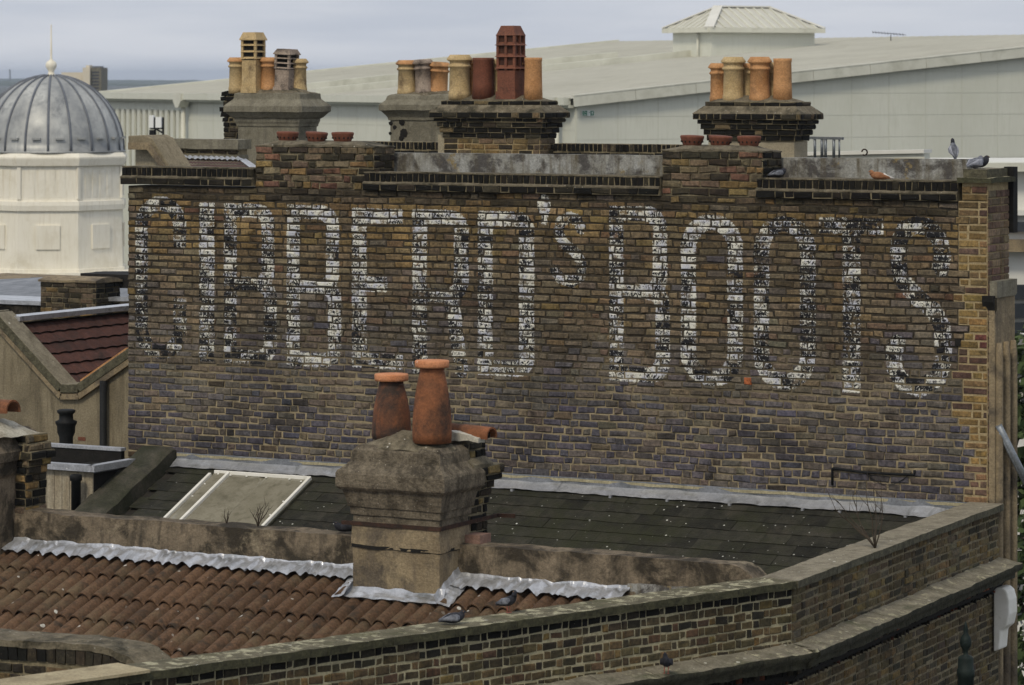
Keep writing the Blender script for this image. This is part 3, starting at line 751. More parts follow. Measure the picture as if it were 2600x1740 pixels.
rough_slab(MB(), lambda u, v, w: (-9.5 + u*9.55, 0.0 - v*0.03, 9.80 + w*0.028), 90, 1, 1, 0.008, 7).build('mortar_fillet', M['mortar_pale'], SR)
random.seed(5)
for x in (-8.45, -7.75, -6.6, -5.2, -4.05, -3.4, -2.7, -1.9, -1.5, -0.8, -0.45):
    y = -0.17; MB().box((x, y - 0.02, slate_z(y) + 0.018), (x + 0.026, y + 0.018, slate_z(y) + 0.042)).build('lead_clip', M['lead_bright'], SR)

# raked kerb at the left edge of the slate roof
KB = thing('roof_kerb', 'dark cement-topped raking kerb along the left edge of the slate roof', 'kerb', (-9.7, -1.0, 8.0))
kb = MB()
def kf(u, v, w):
    y = 0.02 - u*4.2; top = slate_z(y) + 0.20 - (0.05 if u < 0.01 else 0)
    return (-9.92 + v*0.40, y, slate_z(y) - 0.6 + w*(top - slate_z(y) + 0.6) - (0.035 if v > 0.99 and w > 0.9 else 0.0))
rough_slab(kb, kf, 44, 6, 6, 0.016, 3.0); kb.build('kerb_body', M['slate_kerb'], KB)

# rooflight
RL = thing('rooflight', 'pale corrugated plastic rooflight with white bars set in the slates', 'rooflight', (-8.24, -0.8, slate_z(-0.8)))
def rl(x, d, h): return Vector((x, -d*math.cos(ang), slate_z(-d*math.cos(ang)) + h))
x0, x1, xm, d0, d1 = -8.87, -7.62, -8.655, 0.27, 1.75
MB().grid(lambda u, v: rl(x0 + 0.02 + u*(xm - x0 - 0.03), d0 + v*(d1-d0), 0.05 + 0.012*math.cos((u - 0.5)*2.6)), 10, 4).build('pane', M['polycarb'], RL)
MB().grid(lambda u, v: rl(xm + 0.01 + u*(x1 - xm - 0.03), d0 + v*(d1-d0), 0.05 + 0.01*mnoise.noise(Vector((u*2, v, 1))) - 0.022*math.exp(-((u-0.42)/0.035)**2)), 60, 8).build('pane', M['polycarb'], RL)
for xx, dd in ((x0, d0 + 0.06), (xm, d0), (x1, d0)):
    MB().bar(rl(xx, dd, 0.062), rl(xx, d1, 0.062), 0.035, 0.045).build('glazing_bar', M['white_paint'], RL, bevel=0.006)
MB().bar(rl(x0 + 0.02, d0, 0.06), rl(x1, d0, 0.06), 0.035, 0.04).build('head_bar', M['white_paint'], RL, bevel=0.006)
kr = MB()
kr.bar(rl(x0 - 0.01, d0, 0.0), rl(x0 - 0.01, d1, 0.0), 0.04, 0.08); kr.bar(rl(x1 + 0.012, d0, 0.0), rl(x1 + 0.012, d1, 0.0), 0.05, 0.09); kr.bar(rl(x0, d0 - 0.02, 0.0), rl(x1, d0 - 0.02, 0.0), 0.04, 0.08)
kr.build('upstand', M['slate_kerb'], RL)
for xx, dd in ((x0+0.05, d0+0.26), (x0+0.05, d0+0.52), (x0+0.09, d0+0.04), (x0+0.19, d0+0.04), (xm+0.04, d0+0.05), (xm+0.25, d0+0.05), (xm+0.5, d0+0.05), (xm+0.8, d0+0.05), (x1-0.07, d0+0.08), (x1-0.05, d0+0.5), (x1-0.05, d0+0.78)):
    MB().lathe(rl(xx, dd, 0.056), [(0.012, 0), (0.012, 0.008), (0.004, 0.014)], 8).build('fixing_cap', M['white_paint'], RL)

# ------------------------------------------------------------------ party wall between the two roofs
YP = -5.30
PW = thing('party_wall', 'stained rendered party wall between the slate and the pantile roof', 'wall', (-4.0, -5.2, 8.0))
def pw(xa, xb):
    m = MB()
    def fn(u, v, w):
        x = xa + u*(xb-xa)
        top = 9.885 + 0.012*mnoise.noise(Vector((x*1.1, 0, 0))) - (max(0.0, (x + 0.22)/0.25)**2*0.16 if x > -0.22 else 0)
        z = 8.4 + w*(top - 8.4)
        y = YP + v*0.26
        if w > 0.93: y += 0.012*(1 if v < 0.5 else -1)
        if w > 0.72 and v < 0.5: y -= 0.022
        return (x, y, z)
    rough_slab(m, fn, int((xb-xa)*14), 3, 20, 0.014, 3.3)
    return m
pw(-10.2, -3.70).build('rendered_wall', M['render_stain'], PW)
pw(-2.93, 0.06).build('rendered_wall', M['render_stain'], PW)
rough_slab(MB(), lambda u, v, w: (-1.2 + u*0.6, YP - 0.03 + v*0.03, 9.45 + w*0.22), 12, 1, 5, 0.02, 4).build('lime_patch', M['render_lead'], PW)

# ------------------------------------------------------------------ pantile roof
SPN, ZP0 = 0.45, 9.50
pa = math.atan(SPN)
def pan_z(y): return ZP0 + SPN*(y - YP)
A0, A1 = Vector((0.5, -5.70, 9.85)), Vector((-1.61, -11.73, 9.85))
adir = (A1 - A0).normalized(); anorm = Vector((-adir.y, adir.x, 0))     # outward, to the street side
if anorm.x < 0: anorm = -anorm
def a_x(y): return A0.x + (y - A0.y) * adir.x / adir.y
PR = thing('pantile_roof', 'brown clay pantile roof in the foreground left of the street parapet', 'roof', (-4.5, -7.0, 7.5))
MB().add([(-9.2, YP + 0.02, pan_z(YP) - 0.06), (0.1, YP + 0.02, pan_z(YP) - 0.06), (a_x(-11.0) - 0.45, -11.0, pan_z(-11.0) - 0.06), (-9.2, -11.0, pan_z(-11.0) - 0.06)], [(0, 1, 2, 3)]).build('roof_deck', M['deck_dark'], PR)
def tile_mesh(seed):
    """one clay tile with two rolls and pans, thick lower edge"""
    rd = random.Random(seed); W_, LN, T = 0.302, 0.405, 0.024
    prof = []
    nseg = 24
    for i in range(nseg + 1):
        s = i / nseg * W_
        ph = (s / 0.15) % 1.0 if i < nseg else 1.0
        h = 0.060 * max(0.0, math.sin(math.pi * min(1.0, ph/0.86)))**0.55 if ph < 0.86 else -0.006*math.sin(math.pi*(ph-0.86)/0.14)
        prof.append((s - W_/2, h))
    vs, fs = [], []
    for k, yy in enumerate((0.0, -LN*0.5, -LN)):
        for s, h in prof: vs.append((s, yy + rd.uniform(-0.002, 0.002), h + T + 0.001*rd.uniform(-1, 1)))
    b = len(vs)
    for s, h in prof: vs.append((s, -LN, h + T - 0.013))
    n = nseg + 1
    for k in range(2):
        for i in range(nseg): fs.append((k*n+i, (k+1)*n+i, (k+1)*n+i+1, k*n+i+1))
    for i in range(nseg): fs.append((2*n+i, b+i, b+i+1, 2*n+i+1))
    m = bpy.data.meshes.new('pantile'); m.from_pydata(vs, [], fs)
    m.polygons.foreach_set('use_smooth', [True]*len(fs)); m.materials.append(M['pantile']); m.update()
    sm = m.attributes.new('sharp_edge', 'BOOLEAN', 'EDGE')
    row = {2*n+i for i in range(n)}
    for e in m.edges:
        if e.vertices[0] in row and e.vertices[1] in row: sm.data[e.index].value = True
    return m
TM = [tile_mesh(70 + i) for i in range(4)]
random.seed(71)
TG = 0.355
for r in range(10):
    for c in range(31):
        d = 0.02 + r*TG
        y = YP - d*math.cos(pa); z = pan_z(y)
        x = -8.72 + 0.30*c
        lim = a_x(y) - 0.50
        if x > lim or x > -0.1: continue
        if -3.90 < x < -2.80 and r < 1: continue
        if -3.74 < x < -2.9 and y > -5.62: continue
        put('pantile', random.choice(TM), PR, (x + random.uniform(-0.004, 0.004), y, z + 0.004), (pa - 0.088 + random.uniform(-0.008, 0.006), random.uniform(-0.006, 0.006), random.uniform(-0.01, 0.01)))
# crumpled lead flashing over the top tiles
def crumple(x0, x1, seed, dep=0.20, y0=YP, zlift=0.0):
    m = MB()
    def fn(u, v):
        x = x0 + u*(x1-x0)
        roll = 0.06*max(0.0, math.sin(math.pi*min(1.0, (((x + 8.72 + 0.151)/0.15) % 1.0)/0.86)))**0.55
        e = Vector((x*5.0 + v*2.6, v*1.3, seed))
        ph = x*5.6 + 0.35*v + 2.2*mnoise.noise(Vector((x*1.9, seed, 2.0)))
        k1 = (ph % 1.0); tri = (k1/0.72 if k1 < 0.72 else (1-k1)/0.28)
        ph2 = x*13.0 - 0.5*v + 2.6*mnoise.noise(Vector((x*2.7, seed, 7.0)))
        k2 = ph2 % 1.0; tri2 = (k2/0.3 if k2 < 0.3 else (1-k2)/0.7)
        cr = 0.058*tri*(0.35 + 1.1*abs(mnoise.noise(Vector((math.floor(ph)*3.7, seed, 1.0))))) - 0.004 + 0.026*tri2*(0.3 + abs(mnoise.noise(Vector((math.floor(ph2)*2.1, seed, 4.0)))))
        y = y0 - 0.018 - v*dep + 0.012*mnoise.noise(Vector((x*6, seed, 0)))*(v > 0.9)
        vv = max(0.0, v - 0.22)/0.78
        z = pan_z(y) + 0.060 + (1-vv)*0.055 + vv*(0.036 + 0.42*roll) + 0.022*v + max(-0.006, cr)*(1 - 0.35*vv)*min(1.0, 0.12 + v*3.2) + zlift
        if v < 0.12: z += 0.035*(1 - v/0.12) + 0.012*mnoise.noise(Vector((x*4, 9, seed)))
        return (x, y, z)
    m.grid(fn, int((x1-x0)*70), 12, smooth=False); return m
cx = [-8.9, -7.6, -6.35, -5.0, -3.72]
for i in range(4): crumple(cx[i], cx[i+1] + 0.03, 11 + i).build('lead_flashing', M['lead_bright'], PR)
crumple(-2.90, -1.6, 21).build('lead_flashing', M['lead_bright'], PR)
crumple(-1.63, -1.18, 22).build('lead_flashing', M['lead_bright'], PR)
def around(x0, x1, y, seed):
    m = MB()
    m.grid(lambda u, v: (x0 + u*(x1-x0), y - v*0.10, pan_z(y - v*0.10) + 0.135 - 0.02*v + 0.014*mnoise.noise(Vector(((x0 + u*(x1-x0))*9, v*3, seed))) + 0.05*max(0.0, 0.2 - v)/0.2), 40, 6, False); return m
around(-3.80, -2.82, -5.64, 3).build('lead_flashing', M['lead_bright'], PR)
def beside(x0, sgn, ya, yb, seed):
    m = MB()
    m.grid(lambda u, v: (x0 + sgn*v*0.16, ya + u*(yb-ya), pan_z(ya + u*(yb-ya)) + 0.14 - 0.03*v + 0.016*mnoise.noise(Vector((u*8, v*3, seed))) + 0.06*max(0.0, 0.2 - v)/0.2), 24, 6, False); return m
beside(-2.875, 1, YP - 0.02, -5.76, 4).build('lead_flashing', M['lead_bright'], PR)
beside(-3.755, -1, YP - 0.05, -5.76, 5).build('lead_flashing', M['lead_bright'], PR)

# ------------------------------------------------------------------ the near chimney on the party wall
CH = thing('chimney_stack', 'tan rendered chimney stack with two tall terracotta pots in the foreground', 'chimney', (-3.3, -5.3, 9.3))
cx0, cx1, cyf, cyb = -3.755, -2.875, -5.65, -4.76
def ringed(mb, levels, x0, x1, y0, y1, amp=0.008, sc=5.0, nx=14, ny=8):
    """rectangular stack from (z, offset) levels, uneven cement surface"""
    def rect(o, n1=nx, n2=ny):
        p = []
        for i in range(n1): p.append((x0 - o + (x1-x0+2*o)*i/n1, y0 - o))
        for i in range(n2): p.append((x1 + o, y0 - o + (y1-y0+2*o)*i/n2))
        for i in range(n1): p.append((x1 + o - (x1-x0+2*o)*i/n1, y1 + o))
        for i in range(n2): p.append((x0 - o, y1 + o - (y1-y0+2*o)*i/n2))
        return p
    vs = []; n = 2*(nx+ny)
    for z, o in levels:
        for p in rect(o):
            q = Vector((p[0], p[1], z))
            q += mnoise.noise_vector(q*sc)*amp + mnoise.noise_vector(q*sc*3.3)*amp*0.5
            vs.append(q)
    fs = [(k*n+i, k*n+(i+1) % n, (k+1)*n+(i+1) % n, (k+1)*n+i) for k in range(len(levels)-1) for i in range(n)]
    fs.append(tuple((len(levels)-1)*n + i for i in range(n)))
    mb.add(vs, fs, False); return mb
ringed(MB(), [(9.0, 0.015), (9.3, 0.012), (9.36, 0.008), (9.5, 0.0), (9.6, 0), (9.75, 0), (9.84, 0.004), (9.845, 0.012), (9.9, 0.01), (10.0, 0.008), (10.07, 0.008)], cx0, cx1, cyf, -5.15).build('shaft', M['render_tan'], CH)
ringed(MB(), [(10.07, 0.0), (10.13, 0.0), (10.135, 0.018), (10.20, 0.022), (10.205, 0.036), (10.29, 0.05), (10.355, 0.068), (10.36, 0.09), (10.385, 0.112), (10.40, 0.114), (10.50, 0.112), (10.525, 0.10), (10.56, 0.06), (10.60, 0.025), (10.605, 0.018), (10.70, 0.004), (10.745, -0.04)], cx0, cx1, cyf, -5.15, 0.006).build('cornice', M['render_cap'], CH)
def dome_fl(mb, x0, x1, y0, y1, z0, h, amp=0.02, nx=26, ny=18):
    def fn(u, v):
        e = min(u, 1-u)*(x1-x0); g = min(v, 1-v)*(y1-y0)
        k = min(1.0, e/0.30)**0.7 * min(1.0, g/0.24)**0.7
        p = Vector((x0 + u*(x1-x0), y0 + v*(y1-y0), z0 + h*k))
        return p + mnoise.noise_vector(p*6)*amp + mnoise.noise_vector(p*19)*amp*0.4
    mb.grid(fn, nx, ny); return mb
dome_fl(MB(), cx0 + 0.015, cx1 - 0.015, cyf + 0.01, -5.14, 10.715, 0.16).build('flaunching', M['flaunching'], CH)
rough_slab(MB(), lambda u, v, w: (cx0 - 0.008 + u*(cx1-cx0+0.016), cyf - 0.012 + v*0.5, 9.838 + w*0.03), 20, 6, 1, 0.012, 5).build('shadow_course', M['soot'], CH)  # dark band laid round the shaft as a painted shadow line
MB().bar((cx0 - 0.11, cyf - 0.012, 10.055), (cx1 + 0.012, cyf - 0.012, 10.055), 0.014, 0.035).bar((cx1 + 0.014, cyf - 0.02, 10.055), (cx1 + 0.014, cyb + 0.13, 10.065), 0.014, 0.035).bar((cx1 + 0.014, cyb + 0.12, 10.065), (cx1 + 0.17, cyb + 0.16, 10.065), 0.03, 0.035).build('iron_strap', M['iron_rust'], CH)
# bare brick rear part of the stack
pool = Pool(CH)
random.seed(81)
rcol = lambda u, z: pick([(3, BLK), (2.5, DRK), (1, YEL), (0.8, BRN)])
for z, o, h in [(9.5 + 0.076*i, 0.0, 0.076) for i in range(9)] + [(10.184, 0.012, 0.072), (10.256, 0.024, 0.072), (10.328, 0.05, 0.072), (10.40, 0.10, 0.062), (10.462, 0.115, 0.075), (10.60, -0.01, 0.076), (10.676, -0.01, 0.075)]:
    brick_row(pool, SIDE(cx1 + o - 0.03), -5.16, cyb + o, z, h, rcol, 'mix', worn=2.2, joint=0.014)
    MB().box((cx0 - o + 0.03, -5.152, z), (cx1 + o - 0.031, cyb + o - 0.001, z + h)).build('rear_core', M['mortar_dark'], CH)
pool.finish()
rough_slab(MB(), lambda u, v, w: (cx0 - 0.05 + u*(cx1 - cx0 + 0.13), -5.20 + v*0.36, 10.535 + w*(0.075 - 0.045*(u > 0.96))), 16, 6, 2, 0.012, 6).build('flaunching', M['flaunching'], CH)
dome_fl(MB(), cx0 + 0.03, cx1 - 0.035, -5.16, cyb - 0.01, 10.748, 0.13).build('flaunching', M['flaunching'], CH)
rough_slab(MB(), lambda u, v, w: (cx1 - 0.02 + u*0.18, -5.22 + v*0.2, 9.882 + w*0.075), 4, 4, 2, 0.005, 6).build('loose_brick', weathered('brick_pink', (0.17, 0.1, 0.075), (0.24, 0.15, 0.115), 8), CH)
def tall_pot(x, y, z0, zt, seed, mat):
    h = zt - z0
    p = MB().lathe((x, y, z0), [(0.170, 0.0), (0.173, 0.12*h), (0.171, 0.28*h), (0.163, 0.46*h), (0.148, 0.64*h), (0.127, 0.81*h), (0.109, 0.93*h), (0.103, h)], 36)
    o = p.build('chimney_pot', mat, CH)
    MB().lathe((x, y, zt - 0.004), [(0.08, 0.0), (0.148, 0.002), (0.150, 0.02), (0.152, 0.052), (0.146, 0.062), (0.06, 0.068), (0.001, 0.069)], 36).build('lid', M['terracotta_lid'], o)
pr = on_y(1097, 1118, -5.44); tall_pot(pr.x, -5.44, 10.78, on_y(1097, 932, -5.44).z, 1, M['terracotta'])
pl = on_y(994, 1118, -5.33); tall_pot(pl.x, -5.33, 10.78, on_y(994, 966, -5.33).z, 2, M['terracotta_sooty'])
# half-round tile bedded on top at the back, with a white lime smear
def half_tile(p, q, r, mat, parent):
    p, q = Vector(p), Vector(q); d = (q-p).normalized(); s = d.cross(Vector((0,0,1))).normalized(); u = s.cross(d)
    m = MB()
    def fn(rr): return lambda a, b: p + (q-p)*b + s*math.cos(math.pi*(1.15*a - 0.075))*rr + u*math.sin(math.pi*(1.15*a - 0.075))*rr
    m.grid(fn(r), 14, 3); m.grid(fn(r - 0.016), 14, 3)
    b = len(m.v); ring = []
    for a in range(15):
        for rr in (r, r-0.016):
            for e in (q,): m.v.append(tuple(e + s*math.cos(math.pi*(1.15*a/14 - 0.075))*rr + u*math.sin(math.pi*(1.15*a/14 - 0.075))*rr))
    for a in range(14): m.f.append((b+2*a, b+2*a+1, b+2*a+3, b+2*a+2)); m.sm.append(False)
    return m.build('half_round_tile', mat, parent)
half_tile((-3.30, -5.05, 10.84), (-2.66, -5.10, 10.82), 0.085, M['terracotta'], CH)
MB().box((-3.28, -5.08, 10.80), (-2.72, -5.02, 10.87)).build('tile_bedding', M['soot'], CH)
rough_slab(MB(), lambda u, v, w: (-3.0 + u*0.26, -5.22 + v*0.14, 10.78 + w*(0.09 - 0.05*u)), 6, 4, 3, 0.02, 6).build('lime_smear', weathered('lime', (0.42, 0.4, 0.33), (0.55, 0.52, 0.44), 5), CH)

# ------------------------------------------------------------------ street parapets (A splayed, B along the street)
def parapet(name, label, P0, P1, nrm, copmat, seed, mortmat, cols, ledge_over=0.0, deep=1.6):
    t = thing(name, label, 'wall', ((P0.x+P1.x)/2, (P0.y+P1.y)/2, 0.0))
    d = (P1 - P0); ln = d.length; d.normalize()
    fr = ((P0.x, P0.y), (d.x, d.y), (nrm.x, nrm.y))
    # lay bricks from the far/left end so that outward is on the right hand
    pl = Pool(t)
    random.seed(seed)
    topz, pit = 9.79, 0.0715
    nu = 7
    def w3(u, o, z): return Vector((P0.x + d.x*u + nrm.x*o, P0.y + d.y*u + nrm.y*o, z))
    brick_face(pl, fr, 0.0, ln, topz - nu*pit, nu, pit, cols, 'flemish', worn=1.6, joint=0.0145, proud=-0.0055)
    zl = topz - nu*pit                 # ledge top
    z2 = zl - 0.30
    brick_face(pl, fr, 0.0, ln, z2 - 22*pit, 22, pit, cols, 'flemish', worn=1.6, joint=0.0145, proud=-0.0055)
    MB().add([w3(0, -0.30, 0), w3(ln, -0.30, 0), w3(ln, -0.001, 0), w3(0, -0.001, 0), w3(0, -0.30, topz), w3(ln, -0.30, topz), w3(ln, -0.001, topz), w3(0, -0.001, topz)],
             [(0,1,2,3),(7,6,5,4),(0,4,5,1),(1,5,6,2),(2,6,7,3),(3,7,4,0)]).build('wall_core', mortmat, t)
    # corbelled dentil course, the ledge's shade put into its near-black colours
    dcol = lambda u, z: pick([(4, BLK), (2, DRK), (1.0, (0.16, 0.05, 0.025))])
    fr2 = (w3(0, 0.05, 0).to_2d(), (d.x, d.y), (nrm.x, nrm.y))
    brick_row(pl, fr2, 0.0, ln, z2 + 0.09, 0.07, dcol, 0.10, joint=0.012, worn=1.8)
    fr3 = (w3(0, 0.03, 0).to_2d(), (d.x, d.y), (nrm.x, nrm.y))
    brick_row(pl, fr3, 0.0, ln, z2 + 0.0, 0.075, dcol, 0.10, joint=0.09, worn=1.8)
    MB().add([w3(0, -0.01, z2), w3(ln, -0.01, z2), w3(ln, 0.045, z2 + 0.08), w3(0, 0.045, z2 + 0.08), w3(0, 0.045, z2 + 0.16), w3(ln, 0.045, z2 + 0.16), w3(ln, -0.01, z2 + 0.165), w3(0, -0.01, z2 + 0.165)],
             [(0,1,2,3),(3,2,5,4),(4,5,6,7)]).build('corbel_core', M['soot'], t)
    pl.finish()
    # ledge stones
    n = max(3, int(ln/0.85))
    for i in range(n):
        a, b = ln*i/n + 0.003, ln*(i+1)/n - 0.003
        if i == 0: a -= ledge_over
        m = MB()
        rough_slab(m, lambda u, v, w, a=a, b=b: w3(a + u*(b-a), -0.005 + v*(0.20 + (0.05 if w > 0.5 else -0.02)), z2 + 0.16 + w*(0.14 + 0.045*(1-v))), 14, 4, 3, 0.012, 5.0)
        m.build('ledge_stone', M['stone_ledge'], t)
    # coping stones
    n = max(3, int(ln/0.92))
    for i in range(n):
        a, b = ln*i/n + 0.004, ln*(i+1)/n - 0.004
        m = MB()
        rough_slab(m, lambda u, v, w, a=a, b=b: w3(a + u*(b-a), -0.30 + v*0.355, topz + w*0.062), 10, 4, 2, 0.006, 6.0)
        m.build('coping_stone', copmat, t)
    return t
acol = lambda u, z: pick([(2.6, (0.098, 0.076, 0.04)), (1.4, (0.118, 0.084, 0.042)), (2.0, (0.058, 0.047, 0.028)), (0.9, (0.03, 0.026, 0.018)), (0.8, (0.165, 0.115, 0.045)), (0.5, (0.11, 0.066, 0.04))]) if z < 9.7 else pick([(3, BLK), (2, DRK)])
bcol_ = lambda u, z: pick([(2.2, (0.105, 0.08, 0.042)), (2.6, (0.125, 0.095, 0.048)), (1.6, (0.05, 0.042, 0.026)), (0.9, (0.17, 0.12, 0.05)), (1.2, (0.11, 0.09, 0.06))])
B0, B1 = Vector((0.12, -0.02, 0)), Vector((0.5, -5.70, 0))
bdir = (B1 - B0).normalized(); bn = Vector((-bdir.y, bdir.x, 0)); bn = bn if bn.x > 0 else -bn
aend = A0 + adir*8.6
# the bricks of a face run with the outward side at the right hand: start from the far end of A
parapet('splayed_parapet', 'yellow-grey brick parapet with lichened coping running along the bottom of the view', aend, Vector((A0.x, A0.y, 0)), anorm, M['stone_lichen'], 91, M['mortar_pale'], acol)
parapet('street_parapet', 'dark brick parapet with pale stone coping ending at the painted wall', B1, B0, bn, M['stone'], 92, M['mortar_dark'], bcol_)
_c0 = Vector((A0.x, A0.y, 0)); _bi = (anorm + bn).normalized()
def _fan(o): return [( _c0 - _bi*0.05).to_2d(), (_c0 + anorm*o - adir*0.0 + Vector((0,0,0))).to_2d(), (_c0 + _bi*o*1.06).to_2d(), (_c0 + bn*o).to_2d()]
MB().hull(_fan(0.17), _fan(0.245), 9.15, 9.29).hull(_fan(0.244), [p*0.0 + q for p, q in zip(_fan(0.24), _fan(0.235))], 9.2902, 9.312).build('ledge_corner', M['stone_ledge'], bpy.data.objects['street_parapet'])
# newer yellow stone length of coping at the near end
NS = bpy.data.objects['splayed_parapet']
m = MB()
s0 = A0 + adir*6.55
rough_slab(m, lambda u, v, w: (A0 + adir*(6.52 + u*2.1) + anorm*(-0.30 + v*0.39)).to_2d().to_tuple() + (9.853 + w*0.02,), 20, 4, 2, 0.004, 6); m.build('coping_repair', M['stone_new'], NS)

# ------------------------------------------------------------------ setting
def sheet(name, pts, z, mat):
    m = MB(); m.add([(x, y, z) for x, y in pts], [tuple(range(len(pts)))]); o = m.build(name, mat); o['kind'] = 'structure'; return o
sheet('ground', [(-7500, -200), (6000, -200), (6000, 8200), (-7500, 8200)], -0.02, M['ground'])
sheet('road', [(4, -60), (12, -60), (10, 0), (-20, 70), (-28, 66), (3, 0)], 0.02, M['asphalt'])
pv = MB(); pv.prism([(0.2, -60), (4, -60), (3, 0), (-28, 66), (-30, 64), (0.2, 2)], 'z', 0.0, 0.13); o = pv.build('pavement', M['paving']); o['kind'] = 'structure'
def hill(name, dist, l, r, ytop, amp, seed):
    m = MB(); n = 260
    top, base = [], []
    for i in range(n + 1):
        px = l + (r-l)*i/n
        y = ytop(px) - amp*(mnoise.noise(Vector((px*0.045, seed, 0))) + 0.7*mnoise.noise(Vector((px*0.17, seed, 5))) + 0.4*mnoise.noise(Vector((px*0.5, seed, 9))))
        top.append(far(px, y, dist)); b = far(px, y, dist); b.z = -1; base.append(b)
    back = [p + FWD*700 for p in top]; bb = [p + FWD*900 for p in base]
    vs = base + top + back; k = n + 1
    fs = [(i, i+1, k+i+1, k+i) for i in range(n)] + [(k+i, k+i+1, 2*k+i+1, 2*k+i) for i in range(n)]
    m.add(vs, fs, True); o = m.build(name, M['far_wood']); o['kind'] = 'structure'
hill('hills', 6200, -400, 3000, lambda x: 203 + 0.012*x, 5.5, 1.0)
hill('hills', 4600, -400, 3000, lambda x: 211 + 0.012*x, 3.5, 4.0)

# ------------------------------------------------------------------ main building behind the painted wall
MBD = thing('terrace_building', 'flat roofed body of the building behind the painted wall', 'building', (-5.0, 4.5, 0.0))
MB().prism([(-10.1, 0.46), (-0.45, 0.46), (-4.2, 9.0), (-12.5, 9.0)], 'z', 0.0, 12.55).build('body', M['render_grey'], MBD)
for xa, xb in ((-7.05, -3.60), (-2.52, -0.40)):
    rough_slab(MB(), lambda u, v, w: (xa + u*(xb-xa), 0.47 + v*0.14, 12.5 + w*(0.665 + 0.006*u)), 50, 2, 8, 0.004, 3).build('rendered_upstand', M['render_lead'], MBD)
BP = thing('rear_parapet', 'dark brick-on-edge parapet behind the painted wall, between the rear chimneys', 'parapet', (-9.0, 9.2, 12.0))
pool = Pool(BP); random.seed(7)
dk = lambda u, zz: pick([(7, BLK), (2, DRK), (0.3, (0.09, 0.07, 0.045))])
for xa, xb in ((-13.2, -11.35), (-9.75, -7.3)):
    brick_row(pool, FRONT(9.2), xa, xb, 12.985, 0.108, dk, 0.067, joint=0.012, worn=1.5)
    brick_row(pool, FRONT(9.2), xa, xb, 12.90, 0.075, dk, 'stretch', joint=0.012, worn=1.5)
    brick_face(pool, FRONT(9.2), xa, xb, 12.45, 6, 0.075, lambda u, z: pick([(1, DRK), (1, BRN)]), 'mix')
    MB().box((xa, 9.201, 11.0), (xb, 9.5, 13.09)).build('core', M['mortar_dark'], BP)
pool.finish()

M['clay_soot'] = weathered('clay_soot', (0.045, 0.02, 0.014), (0.075, 0.032, 0.02), 8)
# ------------------------------------------------------------------ chimney pots
def pot(parent, x, y, z0, zt, r, mat, kind='roll', rim=None, lean=0.0, label=None):
    h = zt - z0
    rot = Matrix.Rotation(lean, 3, 'Y') if lean else None
    if kind == 'roll':
        pr = [(r*1.04, 0), (r*1.04, 0.08*h), (r*0.98, 0.12*h), (r*0.93, 0.68*h), (r*1.05, 0.70*h), (r*1.09, 0.725*h), (r*1.05, 0.75*h), (r*0.93, 0.78*h), (r*0.95, 0.84*h), (r*1.2, 0.875*h), (r*1.2, 0.905*h), (r*0.92, h), (r*0.75, h), (r*0.72, 0.9*h)]
    elif kind == 'plain':
        pr = [(r*1.08, 0), (r*1.02, 0.3*h), (r*0.97, 0.9*h), (r*1.02, 0.93*h), (r*1.02, h), (r*0.85, h), (r*0.82, 0.9*h)]
    elif kind == 'stub':
        pr = [(r*1.05, 0), (r, 0.2*h), (r*0.93, 0.75*h), (r*1.1, 0.82*h), (r*1.1, 0.88*h), (r*0.9, h), (r*0.75, h), (r*0.72, 0.9*h)]
    o = MB().lathe((x, y, z0 - 0.05), [(a, b + (0.05 if b > 0 else 0)) for a, b in pr], 24, rot=rot).build('chimney_pot', mat, parent)
    if label: o['label'] = label
    if rim: 
        MB().lathe((x, y, z0), [(r*1.207, 0.872*h), (r*1.207, 0.907*h), (r*0.91, h*1.003), (r*0.74, h*1.003)], 24, rot=rot, caps=False).build('rim', rim, o)
    MB().lathe((x, y, z0), [(r*0.73, 0.90*h), (r*0.70, 0.97*h)], 20, rot=rot).build('bore', M['soot'], o)
    return o
